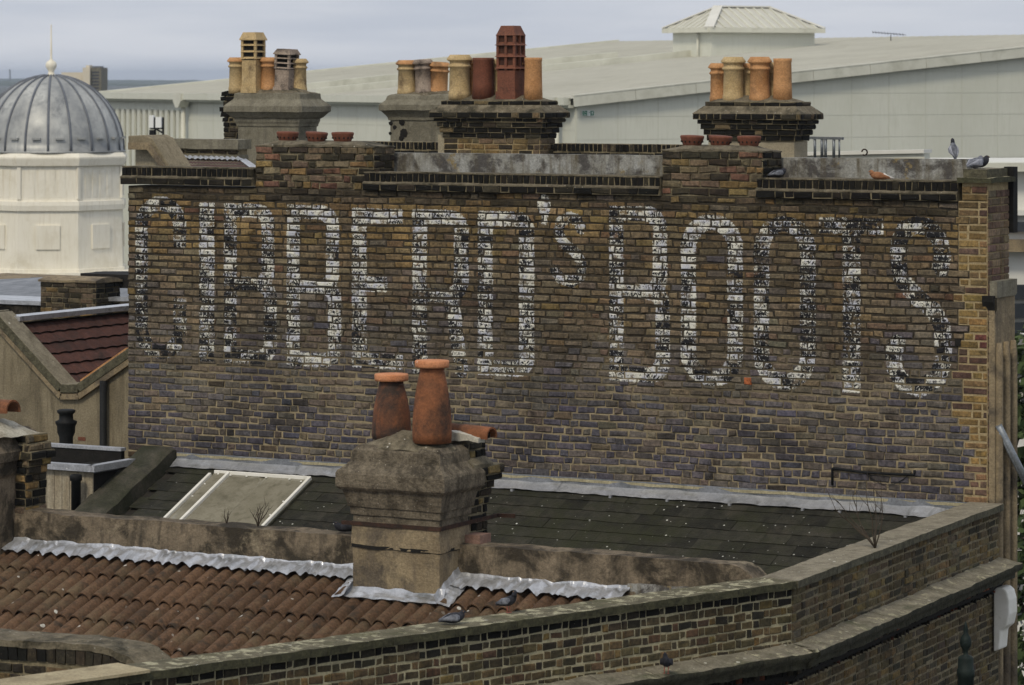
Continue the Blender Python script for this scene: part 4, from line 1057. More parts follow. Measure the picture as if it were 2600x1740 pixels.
def louvre_pot(parent, x, y, z0, zt, w, mat, tiers, cone=False, lean=0.0, body=0.5):
    """square pot with open louvred head"""
    h = zt - z0; o_ = Matrix.Rotation(lean, 3, 'Y')
    rot = lambda pts: [Vector((x, y, z0)) + o_ @ Vector(p) for p in pts]
    def blk(mb, a, b, c, d, za, zb):   # frustum: half widths a->b
        vs = [(-a,-a,za),(a,-a,za),(a,a,za),(-a,a,za),(-b,-b,zb),(b,-b,zb),(b,b,zb),(-b,b,zb)]
        mb.add(rot(vs), [(0,3,2,1),(4,5,6,7),(0,1,5,4),(1,2,6,5),(2,3,7,6),(3,0,4,7)])
    m = MB(); blk(m, w*0.56, w*0.56, 0, 0, -0.05, 0.06*h); blk(m, w*0.5, w*0.5, 0, 0, 0.06*h, body*h)
    o = m.build('chimney_pot', mat, parent)
    hb, ht = body*h, 0.86*h
    c = MB(); blk(c, w*0.43, w*0.43, 0, 0, hb, ht); c.build('flue', M['soot'] if not cone else M['clay_soot'], o)
    ps_ = [(sx*w*0.47, sy*w*0.47) for sx in (-1, 1) for sy in (-1, 1)] + ([(0, -w*0.48), (w*0.48, 0)] if cone else [])
    for ax, ay in ps_:
        q = rot([(ax, ay, hb), (ax, ay, ht)]); MB().bar(q[0], q[1], 0.035, 0.035).build('corner_post', mat, o)
    for k in range(tiers):
        zz = hb + (ht-hb)*(k + 0.15)/tiers
        s = MB(); blk(s, w*0.60, w*0.36, 0, 0, zz, zz + (ht-hb)/tiers*0.42); s.build('louvre', mat, o)
    t = MB()
    if cone: blk(t, w*0.56, w*0.52, 0, 0, ht, ht + 0.02*h); blk(t, w*0.52, w*0.36, 0, 0, ht + 0.02*h, h)
    else: blk(t, w*0.62, w*0.62, 0, 0, ht, ht + 0.015*h); blk(t, w*0.62, w*0.45, 0, 0, ht + 0.015*h, h)
    t.build('hood', mat, o)
    return o

# ------------------------------------------------------------------ rear chimneys
C1 = thing('chimney_stack', 'grey cement rendered rear chimney with a louvred buff pot, furthest left', 'chimney', (-14.8, 10.3, 12.0))
ringed(MB(), [(11.5, 0), (13.27, 0), (13.275, 0.015), (13.31, 0.02), (13.34, 0.035), (13.38, 0.04), (13.40, 0.07), (13.47, 0.13), (13.48, 0.15), (13.56, 0.15), (13.58, 0.135), (13.66, 0.05), (13.675, 0.045), (13.74, 0.04), (13.76, -0.02)], -15.33, -14.30, 10.0, 10.48, 0.006, 4).build('shaft', M['render_grey'], C1)
dome_fl(MB(), -15.36, -14.27, 9.98, 10.5, 13.745, 0.09, 0.012).build('flaunching', M['flaunching'], C1)
pool = Pool(C1); random.seed(12)
for k in range(11):
    o_ = (0, 0, 0, 0, 0, 0.02, 0.05, 0.08, 0.02, 0.06, 0.04)[k]
    brick_row(pool, FRONT(10.3), -15.78 - o_, -15.34, 12.95 + 0.075*k, 0.075, dk, 'mix', worn=3)
MB().box((-15.77, 10.302, 12.0), (-15.3, 10.6, 13.76)).build('brick_core', M['mortar_dark'], C1)
pool.finish()
q = lambda px, y: on_y(px, 200, y).x
pot(C1, q(603, 10.2), 10.2, 13.79, 14.26, 0.125, M['clay_buff'], 'roll', M['clay_orange'])
louvre_pot(C1, q(643, 10.1), 10.1, 13.80, 14.62, 0.235, M['clay_buff'], 3, body=0.52)
pot(C1, q(684, 10.2), 10.2, 13.80, 14.26, 0.125, M['clay_orange'], 'roll', M['clay_orange'])
louvre_pot(C1, q(725, 10.2), 10.2, 13.80, 14.38, 0.235, M['clay_grey'], 3, lean=0.05, body=0.5)
pot(C1, q(757, 10.35), 10.35, 13.78, 14.24, 0.125, M['clay_buff'], 'roll', M['clay_buff'])
C2 = thing('chimney_stack', 'crumbling grey rendered rear chimney with three buff pots, half hidden by the dark brick chimney', 'chimney', (-14.1, 13.3, 12.0))
ringed(MB(), [(11.5, 0), (13.33, 0), (13.335, 0.02), (13.38, 0.03), (13.42, 0.06), (13.47, 0.10), (13.48, 0.125), (13.56, 0.125), (13.58, 0.11), (13.64, 0.05), (13.66, 0.045), (13.70, 0.03), (13.72, -0.01)], -14.58, -13.35, 13.0, 13.5, 0.012, 4).build('shaft', M['render_grey'], C2)
dome_fl(MB(), -14.6, -13.33, 12.98, 13.5, 13.70, 0.07, 0.014).build('flaunching', M['flaunching'], C2)
for px, zz, s in ((992, 13.28, .07), (1002, 13.22, .06), (1020, 13.30, .1), (1024, 13.14, .12), (1018, 13.06, .09), (990, 13.13, .05)):
    c = on_y(px, 300, 12.995); MB().lathe((c.x, 12.996, zz), [(s*0.5, -0.008), (s*0.55, 0.0), (s*0.3, 0.006)], 7, rot=Matrix.Rotation(R(90), 3, 'X'), jit=0.25, smooth=False).build('spalled_patch', M['soot'], C2)
pot(C2, q(1034, 13.2), 13.2, 13.74, 14.23, 0.145, M['clay_buff'], 'roll', M['clay_orange'])
pot(C2, q(1078, 13.2), 13.2, 13.74, 14.24, 0.135, M['clay_grey'], 'roll', M['clay_grey'], lean=-0.06)
pot(C2, q(1112, 13.3), 13.3, 13.72, 14.20, 0.14, M['clay_orange'], 'roll', M['clay_orange'], lean=0.07)

def brick_chimney(label, x0, x1, y0, y1, cols, lower):
    t = thing('chimney_stack', label, 'chimney', ((x0+x1)/2, (y0+y1)/2, 12.0))
    pl = Pool(t); random.seed(int(-x0*13))
    rows = [(12.55 + 0.0755*i, 0.0, 0.0755) for i in range(8)] + [(13.154, 0.015, 0.074), (13.228, 0.045, 0.074), (13.302, 0.075, 0.07), (13.372, 0.105, 0.055), (13.43, 0.15, 0.078), (13.60, 0.03, 0.06)]
    for z, o, h in rows:
        cf = cols if z > 13.15 else lower
        if z < 13.15 and lower is None:
            continue
        brick_row(pl, FRONT(y0 - o), x0 - o, x1 + o, z, h, cf, 'mix', worn=1.6, joint=0.014)
        brick_row(pl, SIDE(x1 + o), y0 - o, y1 + o, z, h, cf, 'mix', worn=1.6, joint=0.014)
        MB().box((x0 - o + 0.004, y0 - o + 0.001, z), (x1 + o - 0.001, y1 + o, z + h)).build('course_core', M['mortar_quoin'] if z < 13.15 else M['mortar_dark'], t)
    pl.finish()
    MB().box((x0 + 0.006, y0 + 0.003, 11.5), (x1 - 0.003, y1 - 0.003, 13.15)).build('core', M['render_pale'], t)
    def ring(o): return [(x0-o, y0-o), (x1+o, y0-o), (x1+o, y1+o), (x0-o, y1+o)]
    MB().hull(ring(0.155), ring(0.04), 13.505, 13.604).build('flaunching', M['flaunching'], t)
    dome_fl(MB(), x0 - 0.03, x1 + 0.03, y0 - 0.03, y1 + 0.03, 13.655, 0.085, 0.012).build('flaunching', M['flaunching'], t)
    return t
crow = lambda u, z: pick([(6, BLK), (2, DRK), (0.4, (0.12, 0.09, 0.05))])
C3 = brick_chimney('blackened brick rear chimney with a tall brown louvred pot among seven pots', -11.33, -9.85, 9.0, 9.42, crow, lambda u, z: pick([(2, (0.16, 0.11, 0.05)), (2, BRN), (1.6, DRK)]))
MB().box((-11.44, 9.03, 12.3), (-11.34, 9.4, 13.2)).build('render_strip', M['render_pale'], C3)
pot(C3, q(1167, 9.12), 9.12, 13.72, 14.28, 0.145, M['clay_buff'], 'roll', M['clay_buff'])
pot(C3, q(1203, 9.36), 9.36, 13.72, 14.22, 0.11, M['clay_orange'], 'roll', M['clay_orange'])
pot(C3, q(1227, 9.14), 9.14, 13.73, 14.24, 0.142, M['terracotta_red'], 'plain')
pot(C3, q(1263, 9.36), 9.36, 13.72, 14.22, 0.11, M['clay_buff'], 'roll', M['clay_buff'])
louvre_pot(C3, q(1297, 9.16), 9.16, 13.73, 14.67, 0.27, M['clay_brown'], 3, cone=True, body=0.36)
pot(C3, q(1327, 9.38), 9.38, 13.72, 14.21, 0.11, M['clay_buff'], 'roll', M['clay_orange'])
pot(C3, q(1354, 9.14), 9.14, 13.70, 14.24, 0.118, M['clay_orange'], 'plain')
C4 = brick_chimney('blackened brick rear chimney on a cream rendered shaft, furthest right', -7.36, -6.13, 9.0, 9.42, crow, None)
pot(C4, q(1826, 9.34), 9.34, 13.68, 14.16, 0.12, M['clay_orange'], 'roll', M['clay_orange'])
pot(C4, q(1862, 9.14), 9.14, 13.69, 14.24, 0.135, M['clay_buff'], 'roll', M['clay_buff'])
pot(C4, q(1897, 9.38), 9.38, 13.70, 14.16, 0.115, M['clay_buff'], 'roll', M['clay_orange'])
pot(C4, q(1929, 9.14), 9.14, 13.69, 14.24, 0.132, M['clay_orange'], 'roll', M['clay_orange'])
pot(C4, q(1962, 9.38), 9.38, 13.70, 14.17, 0.115, M['clay_buff'], 'roll', M['clay_buff'])
pot(C4, q(1987, 9.16), 9.16, 13.69, 14.22, 0.118, M['clay_orange'], 'plain')

# terracotta vent caps on the two flue stacks
ORD = ('left', 'middle', 'right')
def vent_cap(x, y, z, label, tilt):
    t = thing('vent_cap', label, 'vent cap', (x, y, z), 'terracotta vent caps on the flue stacks')
    rt = Matrix.Rotation(tilt, 3, 'Y')
    b = MB().lathe((x, y, z), [(0.092, 0.0), (0.095, 0.012), (0.112, 0.05), (0.122, 0.082), (0.124, 0.095), (0.116, 0.104), (0.06, 0.108), (0.001, 0.108)], 28, rot=rt).build('bowl', M['terracotta_red'], t)
    for k in range(14):
        a = 2*math.pi*k/14
        p = Vector((x, y, z)) + rt @ Vector((math.cos(a)*0.1075, math.sin(a)*0.1075, 0.043))
        MB().box((p.x-0.007, p.y-0.007, p.z-0.009), (p.x+0.007, p.y+0.007, p.z+0.009)).build('vent_hole', M['soot'], t)
for (pxs, zz, nm) in (((730, 803, 870), ZS1, 'left'), ((1757, 1828, 1902), ZS2, 'right')):
    for k, px in enumerate(pxs):
        vent_cap(q(px, 0.2), 0.2, zz + 0.052, '%s one of three red terracotta vent caps on the %s flue stack' % (ORD[k], nm), (0.03, 0.07, 0.0)[k])

# ------------------------------------------------------------------ raked parapet and little roof behind the left coping
RP = thing('raked_parapet', 'tan rendered parapet with a coping that rakes down behind the left coping', 'parapet', (-10.6, 0.9, 12.0))
def pts(y, ps): return [(on_y(a, b, y).x, on_y(a, b, y).z) for a, b in ps]
MB().prism(pts(0.8, [(340, 440), (340, 372), (378, 372), (425, 440)]), 'y', 0.83, 1.1).build('wall', M['render_pale'], RP)
MB().prism(pts(0.8, [(336, 372), (335, 345), (378, 343), (396, 352), (452, 440), (425, 440), (384, 372)]), 'y', 0.72, 1.16).build('coping', M['render_house'], RP, bevel=0.012)
MB().prism(pts(0.75, [(334, 380), (334, 362), (380, 362), (390, 368), (438, 440), (426, 440), (382, 380)]), 'y', 0.68, 0.74).build('moulding', M['render_tan'], RP)
LR = thing('small_tiled_roof', 'small plum tiled roof with lead edges behind the left coping', 'roof', (-11.5, 2.6, 12.0))
a, b, c, d = on_y(436, 403, 3.6), on_y(607, 408, 3.6), on_y(645, 436, 1.6), on_y(462, 436, 1.6)
for k in range(4):
    f0, f1 = k/4, (k+1)/4
    def fn(u, v, f0=f0, f1=f1):
        w = f0 + (f1-f0)*v; p = (a + (b-a)*u)*(1-w) + (d + (c-d)*u)*w
        return p + Vector((0, 0, 0.012*v + 0.012*abs(math.sin(u*math.pi*22))))
    MB().grid(fn, 130, 2, False).build('tile_course', M['tile_plum'], LR)
m = MB(); m.grid(lambda u, v: a + (b-a)*u + (d-a)*(v*0.22) + Vector((0, 0, 0.03 + 0.02*abs(math.sin(u*40)) + 0.01*mnoise.noise(Vector((u*30, v*4, 0))))), 90, 4, False); m.build('lead_flashing', M['lead_bright'], LR)
m = MB(); m.grid(lambda u, v: b + (c-b)*u + (b-a).normalized()*(v*0.13 - 0.03) + Vector((0, 0, 0.03 + 0.01*math.sin(v*6))), 12, 4); m.build('lead_verge', M['lead_bright'], LR)
SP = thing('side_parapet', 'low weathered parapet with a row of dark bricks left of the rear chimney', 'parapet', (-12.0, 4.1, 12.0))
p0, p1 = on_y(392, 360, 4.0), on_y(604, 360, 4.0)
rough_slab(MB(), lambda u, v, w: (p0.x + u*(p1.x-p0.x), 4.0 + v*0.3, 13.09 + w*0.12), 20, 3, 3, 0.008, 4).build('coping', M['render_grey'], SP)
rough_slab(MB(), lambda u, v, w: (p0.x + 0.02 + u*(p1.x-p0.x-0.04), 4.03 + v*0.24, 12.5 + w*0.52), 20, 2, 4, 0.006, 4).build('wall', M['render_grey'], SP)
pool = Pool(SP); random.seed(4); brick_row(pool, FRONT(4.04), p0.x, p1.x - 0.02, 13.02, 0.07, lambda u, z: pick([(2, DRK), (1, BRN)]), 'stretch', worn=2.5, joint=0.03); pool.finish()
MB().box((p0.x + 0.02, 4.045, 13.015), (p1.x - 0.03, 4.25, 13.095)).build('core', M['mortar_dark'], SP)

# ------------------------------------------------------------------ warehouse with a metal roof far behind
K = CAM + RIGHT*2.295 + FWD*125; K.z = 0
ED = RIGHT*(-0.495) + FWD*0.869; GD = RIGHT*0.869 + FWD*0.495
ZE, GS = 14.0 - 0.80, 0.090
def S(e, g, z): v = K + ED*e + GD*g; return Vector((v.x, v.y, z))
WH = thing('warehouse', 'large pale grey clad warehouse with a low metal roof behind the chimneys', 'warehouse', (K.x, K.y, 0.0))
EL, GL = 43.0, 28.0
def rz(g): return ZE + GS*(g if g <= GL else 2*GL - g)
body = MB()
body.add([S(0.03,0.03,0), S(EL,0.03,0), S(EL,2*GL,0), S(0.03,2*GL,0), S(0.03,0.03,ZE-0.05), S(EL,0.03,ZE-0.05), S(EL,GL,rz(GL)-0.1), S(0.03,GL,rz(GL)-0.1), S(0.03,2*GL,ZE-0.05), S(EL,2*GL,ZE-0.05)],
         [(0,1,5,4), (0,4,7,3), (3,7,8), (1,2,6,5), (2,9,6)]); body.build('wall_backing', M['clad_joint'], WH)
rf = MB(); rf.add([S(-0.25,-0.3,rz(-0.3)), S(EL,-0.3,rz(-0.3)), S(EL,GL,rz(GL)), S(-0.25,GL,rz(GL)), S(-0.25,2*GL,ZE), S(EL,2*GL,ZE)], [(0,1,2,3), (3,2,5,4)]); rf.build('roof', M['shed_roof'], WH)
rb = MB()
for k in range(72):
    e = 0.3 + k*0.6; rb.bar(S(e,-0.25,rz(-0.25) + 0.012), S(e,GL,rz(GL) + 0.012), 0.09, 0.035)
rb.build('roof_seam', M['shed_roof'], WH, kind='stuff')
for e, g1 in ((25.9, 17.5), (20.4, 23.0), (13.0, 15.0)):
    if e > 14: MB().bar(S(e,-0.2,rz(-0.2) + 0.14), S(e,g1,rz(g1) + 0.14), 0.30, 0.30).build('roof_upstand', M['shed_trim'], WH)
MB().bar(S(EL,-0.3,rz(-0.3)+0.03), S(EL,GL,rz(GL)+0.03), 0.4, 0.12).build('verge_trim', M['shed_trim'], WH)
for k in range(11):
    g0, g1 = -0.25 + k*2.6, -0.25 + (k+1)*2.6 - 0.02
    MB().bar(S(-0.28,g0,rz(g0)-0.10), S(-0.28,g1,rz(g1)-0.10), 0.06, 0.40).bar(S(-0.2,g0,rz(g0)+0.10), S(-0.2,g1,rz(g1)+0.10), 0.25, 0.04).build('verge_trim', M['shed_trim'], WH)
for k in range(14):   # gutter lengths
    e0, e1 = k*3.07, (k+1)*3.07 - 0.02
    MB().bar(S(e0,-0.36,ZE-0.13), S(e1,-0.36,ZE-0.13), 0.30, 0.28).build('gutter', M['clad'], WH)
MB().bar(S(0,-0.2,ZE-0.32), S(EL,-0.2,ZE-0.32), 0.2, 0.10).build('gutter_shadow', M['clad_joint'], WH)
def hopper(e):
    v = MB(); w = 0.42
    c0, c1 = S(e-w, -0.56, ZE+0.03), S(e+w, -0.56, ZE+0.03)
    v.add([S(e-w,-0.60,ZE+0.02), S(e+w,-0.60,ZE+0.02), S(e+w,-0.60,ZE-0.32), S(e+w*0.35,-0.60,ZE-0.62), S(e-w*0.35,-0.60,ZE-0.62), S(e-w,-0.60,ZE-0.32),
           S(e-w,-0.15,ZE+0.02), S(e+w,-0.15,ZE+0.02), S(e+w,-0.15,ZE-0.32), S(e+w*0.35,-0.15,ZE-0.62), S(e-w*0.35,-0.15,ZE-0.62), S(e-w,-0.15,ZE-0.32)],
          [(0,1,2,3,4,5), (11,10,9,8,7,6), (0,6,7,1), (1,7,8,2), (2,8,9,3), (3,9,10,4), (4,10,11,5), (5,11,6,0)])
    v.build('rainwater_hopper', M['shed_trim'], WH)
    MB().lathe(S(e,-0.28,0), [(0.1, 0.0), (0.1, ZE-0.6)], 12).build('downpipe', M['shed_trim'], WH)
hopper(0.9); hopper(33.6)
# cladding panels: gable wall, then eaves wall
for i in range(13):
    for j in range(6):
        g0, g1 = 0.08 + i*1.72, 0.05 + (i+1)*1.72
        zt = ZE - 0.32 - 0.0 + 2.1 - j*0.83; zb = zt - 0.815
        tl, tr = min(zt, rz(g0) - 0.12), min(zt, rz(g1) - 0.12)
        if tl < zb + 0.05 and tr < zb + 0.05: continue
        bl = min(zb, tl)
        m = MB(); m.add([S(0.02,g0,bl), S(0.02,g1,min(zb,tr)), S(0.02,g1,tr), S(0.02,g0,tl), S(0.028,g0,bl), S(0.028,g1,min(zb,tr)), S(0.028,g1,tr), S(0.028,g0,tl)], [(0,1,2,3), (0,3,7,4), (3,2,6,7), (1,5,6,2)])
        m.build('cladding_panel', M['clad'], WH)
for i in range(25):
    for j in range(3):
        e0, e1 = 0.1 + i*1.72, 0.07 + (i+1)*1.72
        zt = ZE - 0.36 - j*0.83; zb = zt - 0.815
        m = MB(); m.add([S(e1,0.02,zb), S(e0,0.02,zb), S(e0,0.02,zt), S(e1,0.02,zt), S(e1,0.028,zb), S(e0,0.028,zb), S(e0,0.028,zt), S(e1,0.028,zt)], [(0,1,2,3), (0,3,7,4), (3,2,6,7), (1,5,6,2)])
        m.build('cladding_panel', M['clad'], WH)
for k in range(14):   # ribbed lower bay at the far end
    e = 34.6 + k*0.62; MB().bar(S(e,-0.06,ZE-4.0), S(e,-0.06,ZE-0.75), 0.30, 0.10, up=tuple(GD)).build('ribbed_sheet', M['clad'], WH)
# cupola on the ridge
CU = thing('roof_cupola', 'square louvre cupola with a ribbed hipped roof on the warehouse ridge', 'cupola', tuple(far(1805, 100, 150)))
uc = far(1806, 72, 150); uz = uc.z
def U(e, g, z): return Vector((uc.x, uc.y, 0)) + ED*e + GD*g + Vector((0, 0, z))
ce, cg = 3.1, 5.4
MB().add([U(0,0,uz-3), U(0,cg,uz-3), U(ce,cg,uz-3), U(ce,0,uz-3), U(0,0,uz), U(0,cg,uz), U(ce,cg,uz), U(ce,0,uz)], [(0,1,5,4), (1,2,6,5), (2,3,7,6), (3,0,4,7), (4,5,6,7)]).build('cupola_wall', M['clad'], CU)
o_ = 0.32; rh = 0.96
E0 = [U(-o_,-o_,uz), U(-o_,cg+o_,uz), U(ce+o_,cg+o_,uz), U(ce+o_,-o_,uz)]
T0, T1 = U(ce/2, 1.35, uz + rh), U(ce/2, cg - 1.35, uz + rh)
MB().add(E0 + [T0, T1], [(0,1,5,4), (1,2,5), (2,3,4,5), (3,0,4), (3,2,1,0)]).build('hipped_roof', M['shed_roof'], CU)
MB().bar(E0[0] - Vector((0,0,0.08)), E0[1] - Vector((0,0,0.08)), 0.1, 0.2).build('fascia', M['shed_trim'], CU)
MB().bar(E0[3] - Vector((0,0,0.08)), E0[0] - Vector((0,0,0.08)), 0.1, 0.2).build('fascia', M['shed_trim'], CU)
MB().bar(E0[0] + Vector((0,0,0.05)), T0 + Vector((0,0,0.04)), 0.42, 0.06).build('hip_cap', M['shed_white'], CU)
MB().bar(T0 + Vector((0,0,0.03)), T1 + Vector((0,0,0.03)), 0.3, 0.06).build('ridge_cap', M['shed_white'], CU)
MB().bar(E0[1] + Vector((0,0,0.05)), T1 + Vector((0,0,0.04)), 0.3, 0.05).build('hip_cap', M['shed_white'], CU)
MB().bar(E0[3] + Vector((0,0,0.05)), T0 + Vector((0,0,0.04)), 0.3, 0.05).build('hip_cap', M['shed_white'], CU)
def inplane(A, B, T_, n, wdt):
    for k in range(1, n):
        f = k/n; base = A + (B-A)*f
        # run up the slope until the hip on either side or the ridge
        Lr = (B-A).length; s = f*Lr
        a0, a1 = (T_[0]-A).dot((B-A).normalized()), (T_[1]-A).dot((B-A).normalized())
        k1 = 1.0 if a0 <= s <= a1 else (s/a0 if s < a0 else (Lr-s)/(Lr-a1))
        up = (T_[0] - A) - (B-A).normalized()*a0
        MB().bar(base + Vector((0,0,0.02)), base + up*k1 + Vector((0,0,0.02)), wdt, 0.05).build('roof_rib', M['shed_trim'], CU)
inplane(E0[0], E0[1], (T0, T1), 14, 0.10)
inplane(E0[3], E0[0], (T0, T0), 9, 0.10)
MB().lathe(U(0.9,-0.12,uz-2), [(0.05, 0), (0.05, 2.0)], 8).build('downpipe', M['shed_trim'], CU)

# emergency exit sign on the gable cladding
SG = thing('exit_sign', 'small green and white fire exit sign on the warehouse wall', 'sign', tuple(S(-0.05, 0.55, ZE - 0.55)))
g0 = 0.24; zs = ZE - 0.46; sw, shh = 0.51, 0.20
def sgn(u, v, o): return S(-0.035 - o, g0 + u*sw, zs - shh + v*shh)
def plate(us, vs, o, mat, nm, par=SG): 
    m = MB(); m.add([sgn(us[0],vs[0],o), sgn(us[1],vs[0],o), sgn(us[1],vs[1],o), sgn(us[0],vs[1],o)], [(0,1,2,3)]); return m.build(nm, mat, par)
MB().add([sgn(0,0,0), sgn(1,0,0), sgn(1,1,0), sgn(0,1,0), sgn(0,0,-0.02), sgn(1,0,-0.02), sgn(1,1,-0.02), sgn(0,1,-0.02)], [(0,1,2,3), (0,3,7,4), (3,2,6,7), (1,5,6,2), (0,4,5,1)]).build('board', M['sign_white'], SG)
plate((0.03, 0.43), (0.08, 0.92), 0.004, M['sign_green'], 'green_field'); plate((0.68, 0.97), (0.08, 0.92), 0.004, M['sign_green'], 'green_field')
plate((0.45, 0.66), (0.08, 0.92), 0.004, M['sign_white'], 'white_field')
ar = MB(); ar.add([sgn(*p, 0.008) for p in ((0.825,0.85),(0.90,0.55),(0.855,0.58),(0.85,0.16),(0.80,0.16),(0.795,0.58),(0.75,0.55))], [(0,1,2,3,4,5,6)]); ar.build('arrow', M['sign_white'], SG)
rn = MB(); rn.add([sgn(*p, 0.008) for p in ((0.52,0.15),(0.545,0.15),(0.58,0.55),(0.62,0.5),(0.63,0.56),(0.57,0.80),(0.54,0.78),(0.55,0.5))], [(0,1,2,3,4,5,6,7)]); rn.build('running_figure', M['sign_green'], SG)
def text_on(s, u, v, size, mat, parent):
    cu = bpy.data.curves.new('lettering', 'FONT'); cu.body = s; cu.size = size; cu.align_x = 'CENTER'; cu.align_y = 'CENTER'; cu.materials.append(mat)
    tmp = bpy.data.objects.new('lettering', cu); COL.objects.link(tmp); bpy.context.view_layer.update()
    me = bpy.data.meshes.new_from_object(tmp.evaluated_get(bpy.context.evaluated_depsgraph_get())); bpy.data.objects.remove(tmp)
    o = put('lettering', me, parent, sgn(u, v, 0.01), (R(90), 0, math.atan2(GD.y, GD.x))); o['kind'] = 'stuff'; return o
text_on('Fire', 0.23, 0.68, 0.085, M['sign_white'], SG); text_on('exit', 0.23, 0.32, 0.085, M['sign_white'], SG)
# air conditioning unit on a black bracket against the warehouse, far left
AC = thing('condenser_unit', 'white condenser unit on a black bracket in front of the warehouse wall', 'air conditioner', tuple(far(398, 340, 118)))
a = far(381, 330, 118); b = far(414, 330, 118)
mid = (a + b)/2
for px in (394, 414): 
    m = MB(); p0, p1 = far(px, 298, 118), far(px, 360, 118); m.bar(p1, p0, 0.05, 0.05); m.build('bracket_post', M['iron_black'], AC)
m = MB(); p0, p1 = far(381, 326, 118), far(415, 326, 118); m.bar(p0, p1, 0.1, 0.06); m.bar(far(396, 328, 118), far(414, 338, 118), 0.06, 0.06); m.build('bracket_arm', M['iron_black'], AC)
m = MB(); m.bar(far(380, 338, 118), far(392, 338, 118), 0.3, 0.2); m.build('lower_box', M['iron_black'], AC)
m = MB(); m.bar(far(380, 309, 118.1), far(391, 309, 118.1), 0.4, 0.42); m.bar(far(396, 311, 118.1), far(411, 311, 118.1), 0.4, 0.36); m.build('unit_body', M['sign_white'], AC)

# ------------------------------------------------------------------ domed building far left, tower block
DC = CAM + RIGHT*((130-1300)/F_PX*110) + FWD*110
kk = 110/F_PX
def dz(y): return 14.0 + (HOR - y)*kk
DB = thing('domed_pavilion', 'cream octagonal pavilion with a ribbed grey lead dome and finial', 'building', (DC.x, DC.y, 0.0))
turn = YAW + R(5)
def octa(r, n=8): return [(DC.x + r*math.cos(2*math.pi*(i+0.5)/n + turn), DC.y + r*math.sin(2*math.pi*(i+0.5)/n + turn)) for i in range(n)]
dr = MB()
rO = 2.42
prev = None
lv = [(690, 2.52), (675, 2.52), (674, 2.46), (530, 2.42), (529, 2.50), (516, 2.52), (506, 2.50), (505, 2.40), (418, 2.38), (417, 2.50), (400, 2.56), (396, 2.56), (386, 2.46)]
for (ya, ra), (yb, rb_) in zip(lv, lv[1:]): dr.hull(octa(ra), octa(rb_), dz(ya), dz(yb))
dr.hull(octa(2.3), octa(2.3), 0, dz(690)); dr.build('drum', M['dome_stucco'], DB)
for i in range(8):   # raised panels and pilasters on each face
    a0 = 2*math.pi*(i+0.5)/8 + turn; a1 = 2*math.pi*(i+1.5)/8 + turn
    def face(u, z, o, r):
        p = Vector((DC.x + r*math.cos(a0), DC.y + r*math.sin(a0), z)); q_ = Vector((DC.x + r*math.cos(a1), DC.y + r*math.sin(a1), z))
        am = (a0+a1)/2; return p + (q_-p)*u + Vector((math.cos(am), math.sin(am), 0))*o
    def slab(u0, u1, ya, yb, o, r, nm):
        za, zb = dz(ya), dz(yb)
        MB().add([face(u0,za,o,r), face(u1,za,o,r), face(u1,zb,o,r), face(u0,zb,o,r), face(u0,za,-0.02,r), face(u1,za,-0.02,r), face(u1,zb,-0.02,r), face(u0,zb,-0.02,r)], [(0,1,2,3), (0,3,7,4), (3,2,6,7), (1,5,6,2), (0,4,5,1)]).build(nm, M['dome_stucco'], DB)
    slab(0.30, 0.70, 625, 565, 0.07, 2.42, 'raised_panel')
    for k in range(4): slab(0.17 + k*0.17, 0.28 + k*0.17, 496, 428, 0.018, 2.385, 'fluting')
    slab(-0.02, 0.04, 500, 420, 0.06, 2.385, 'pilaster')
rd_ = 2.28; hd_ = 2.37
dm = MB().lathe((DC.x, DC.y, dz(386)), [(rd_*1.03, 0), (rd_*1.03, 0.06)] + [(rd_*math.cos(t*math.pi/2/14), 0.06 + hd_*math.sin(t*math.pi/2/14)) for t in range(14)] + [(0.12, hd_ + 0.06)], 64); dm.build('dome', M['dome_lead'], DB)
for k in range(20):
    a = 2*math.pi*k/20 + turn
    m = MB(); m.tube([(DC.x + (rd_+0.01)*math.cos(t*math.pi/2/14)*math.cos(a), DC.y + (rd_+0.01)*math.cos(t*math.pi/2/14)*math.sin(a), dz(386) + 0.06 + (hd_+0.01)*math.sin(t*math.pi/2/14)) for t in range(14)], 0.038, 6); m.build('rib', M['dome_rib'], DB)
    a += math.pi/20
    if k % 1 == 0:
        p = Vector((DC.x + rd_*0.985*math.cos(a), DC.y + rd_*0.985*math.sin(a), dz(352)))
        MB().box((p.x-0.13, p.y-0.1, p.z), (p.x+0.13, p.y+0.1, p.z+0.06), a + math.pi/2, (p.x, p.y, 0)).build('vent_ledge', M['dome_lead'], DB)
MB().lathe((DC.x, DC.y, dz(198)), [(0.36, 0), (0.36, 0.05), (0.2, 0.07), (0.1, 0.12), (0.09, 0.22), (0.15, 0.3), (0.18, 0.40), (0.15, 0.50), (0.06, 0.56), (0.035, 0.6), (0.02, 1.66), (0.005, 1.7)], 20).build('finial', M['dome_stucco'], DB)
MB().lathe((DC.x, DC.y, dz(700)), [(2.7, 0.0), (2.7, 0.12)], 24).build('plinth', M['dome_stucco'], DB)
DH = thing('pavilion_wing', 'cream low block with a window under the domed pavilion', 'building', tuple(far(200, 720, 108)))
p0, p1 = far(60, 690, 107.5), far(345, 680, 107.5)
w_ = MB(); w_.box((0, 0, 0), (1, 1, 1)); w_.v = []; w_.f = []; w_.sm = []
d_ = (p1 - p0); d_.z = 0
vs = [p0, p1, p1 + FWD*3, p0 + FWD*3]
w_.add([Vector((v.x, v.y, 3)) for v in vs] + [Vector((v.x, v.y, dz(682))) for v in vs], [(0,1,5,4), (1,2,6,5), (2,3,7,6), (3,0,4,7), (4,5,6,7)]); w_.build('wall', M['dome_stucco'], DH)
wa, wb = far(268, 690, 107.4), far(305, 690, 107.4)
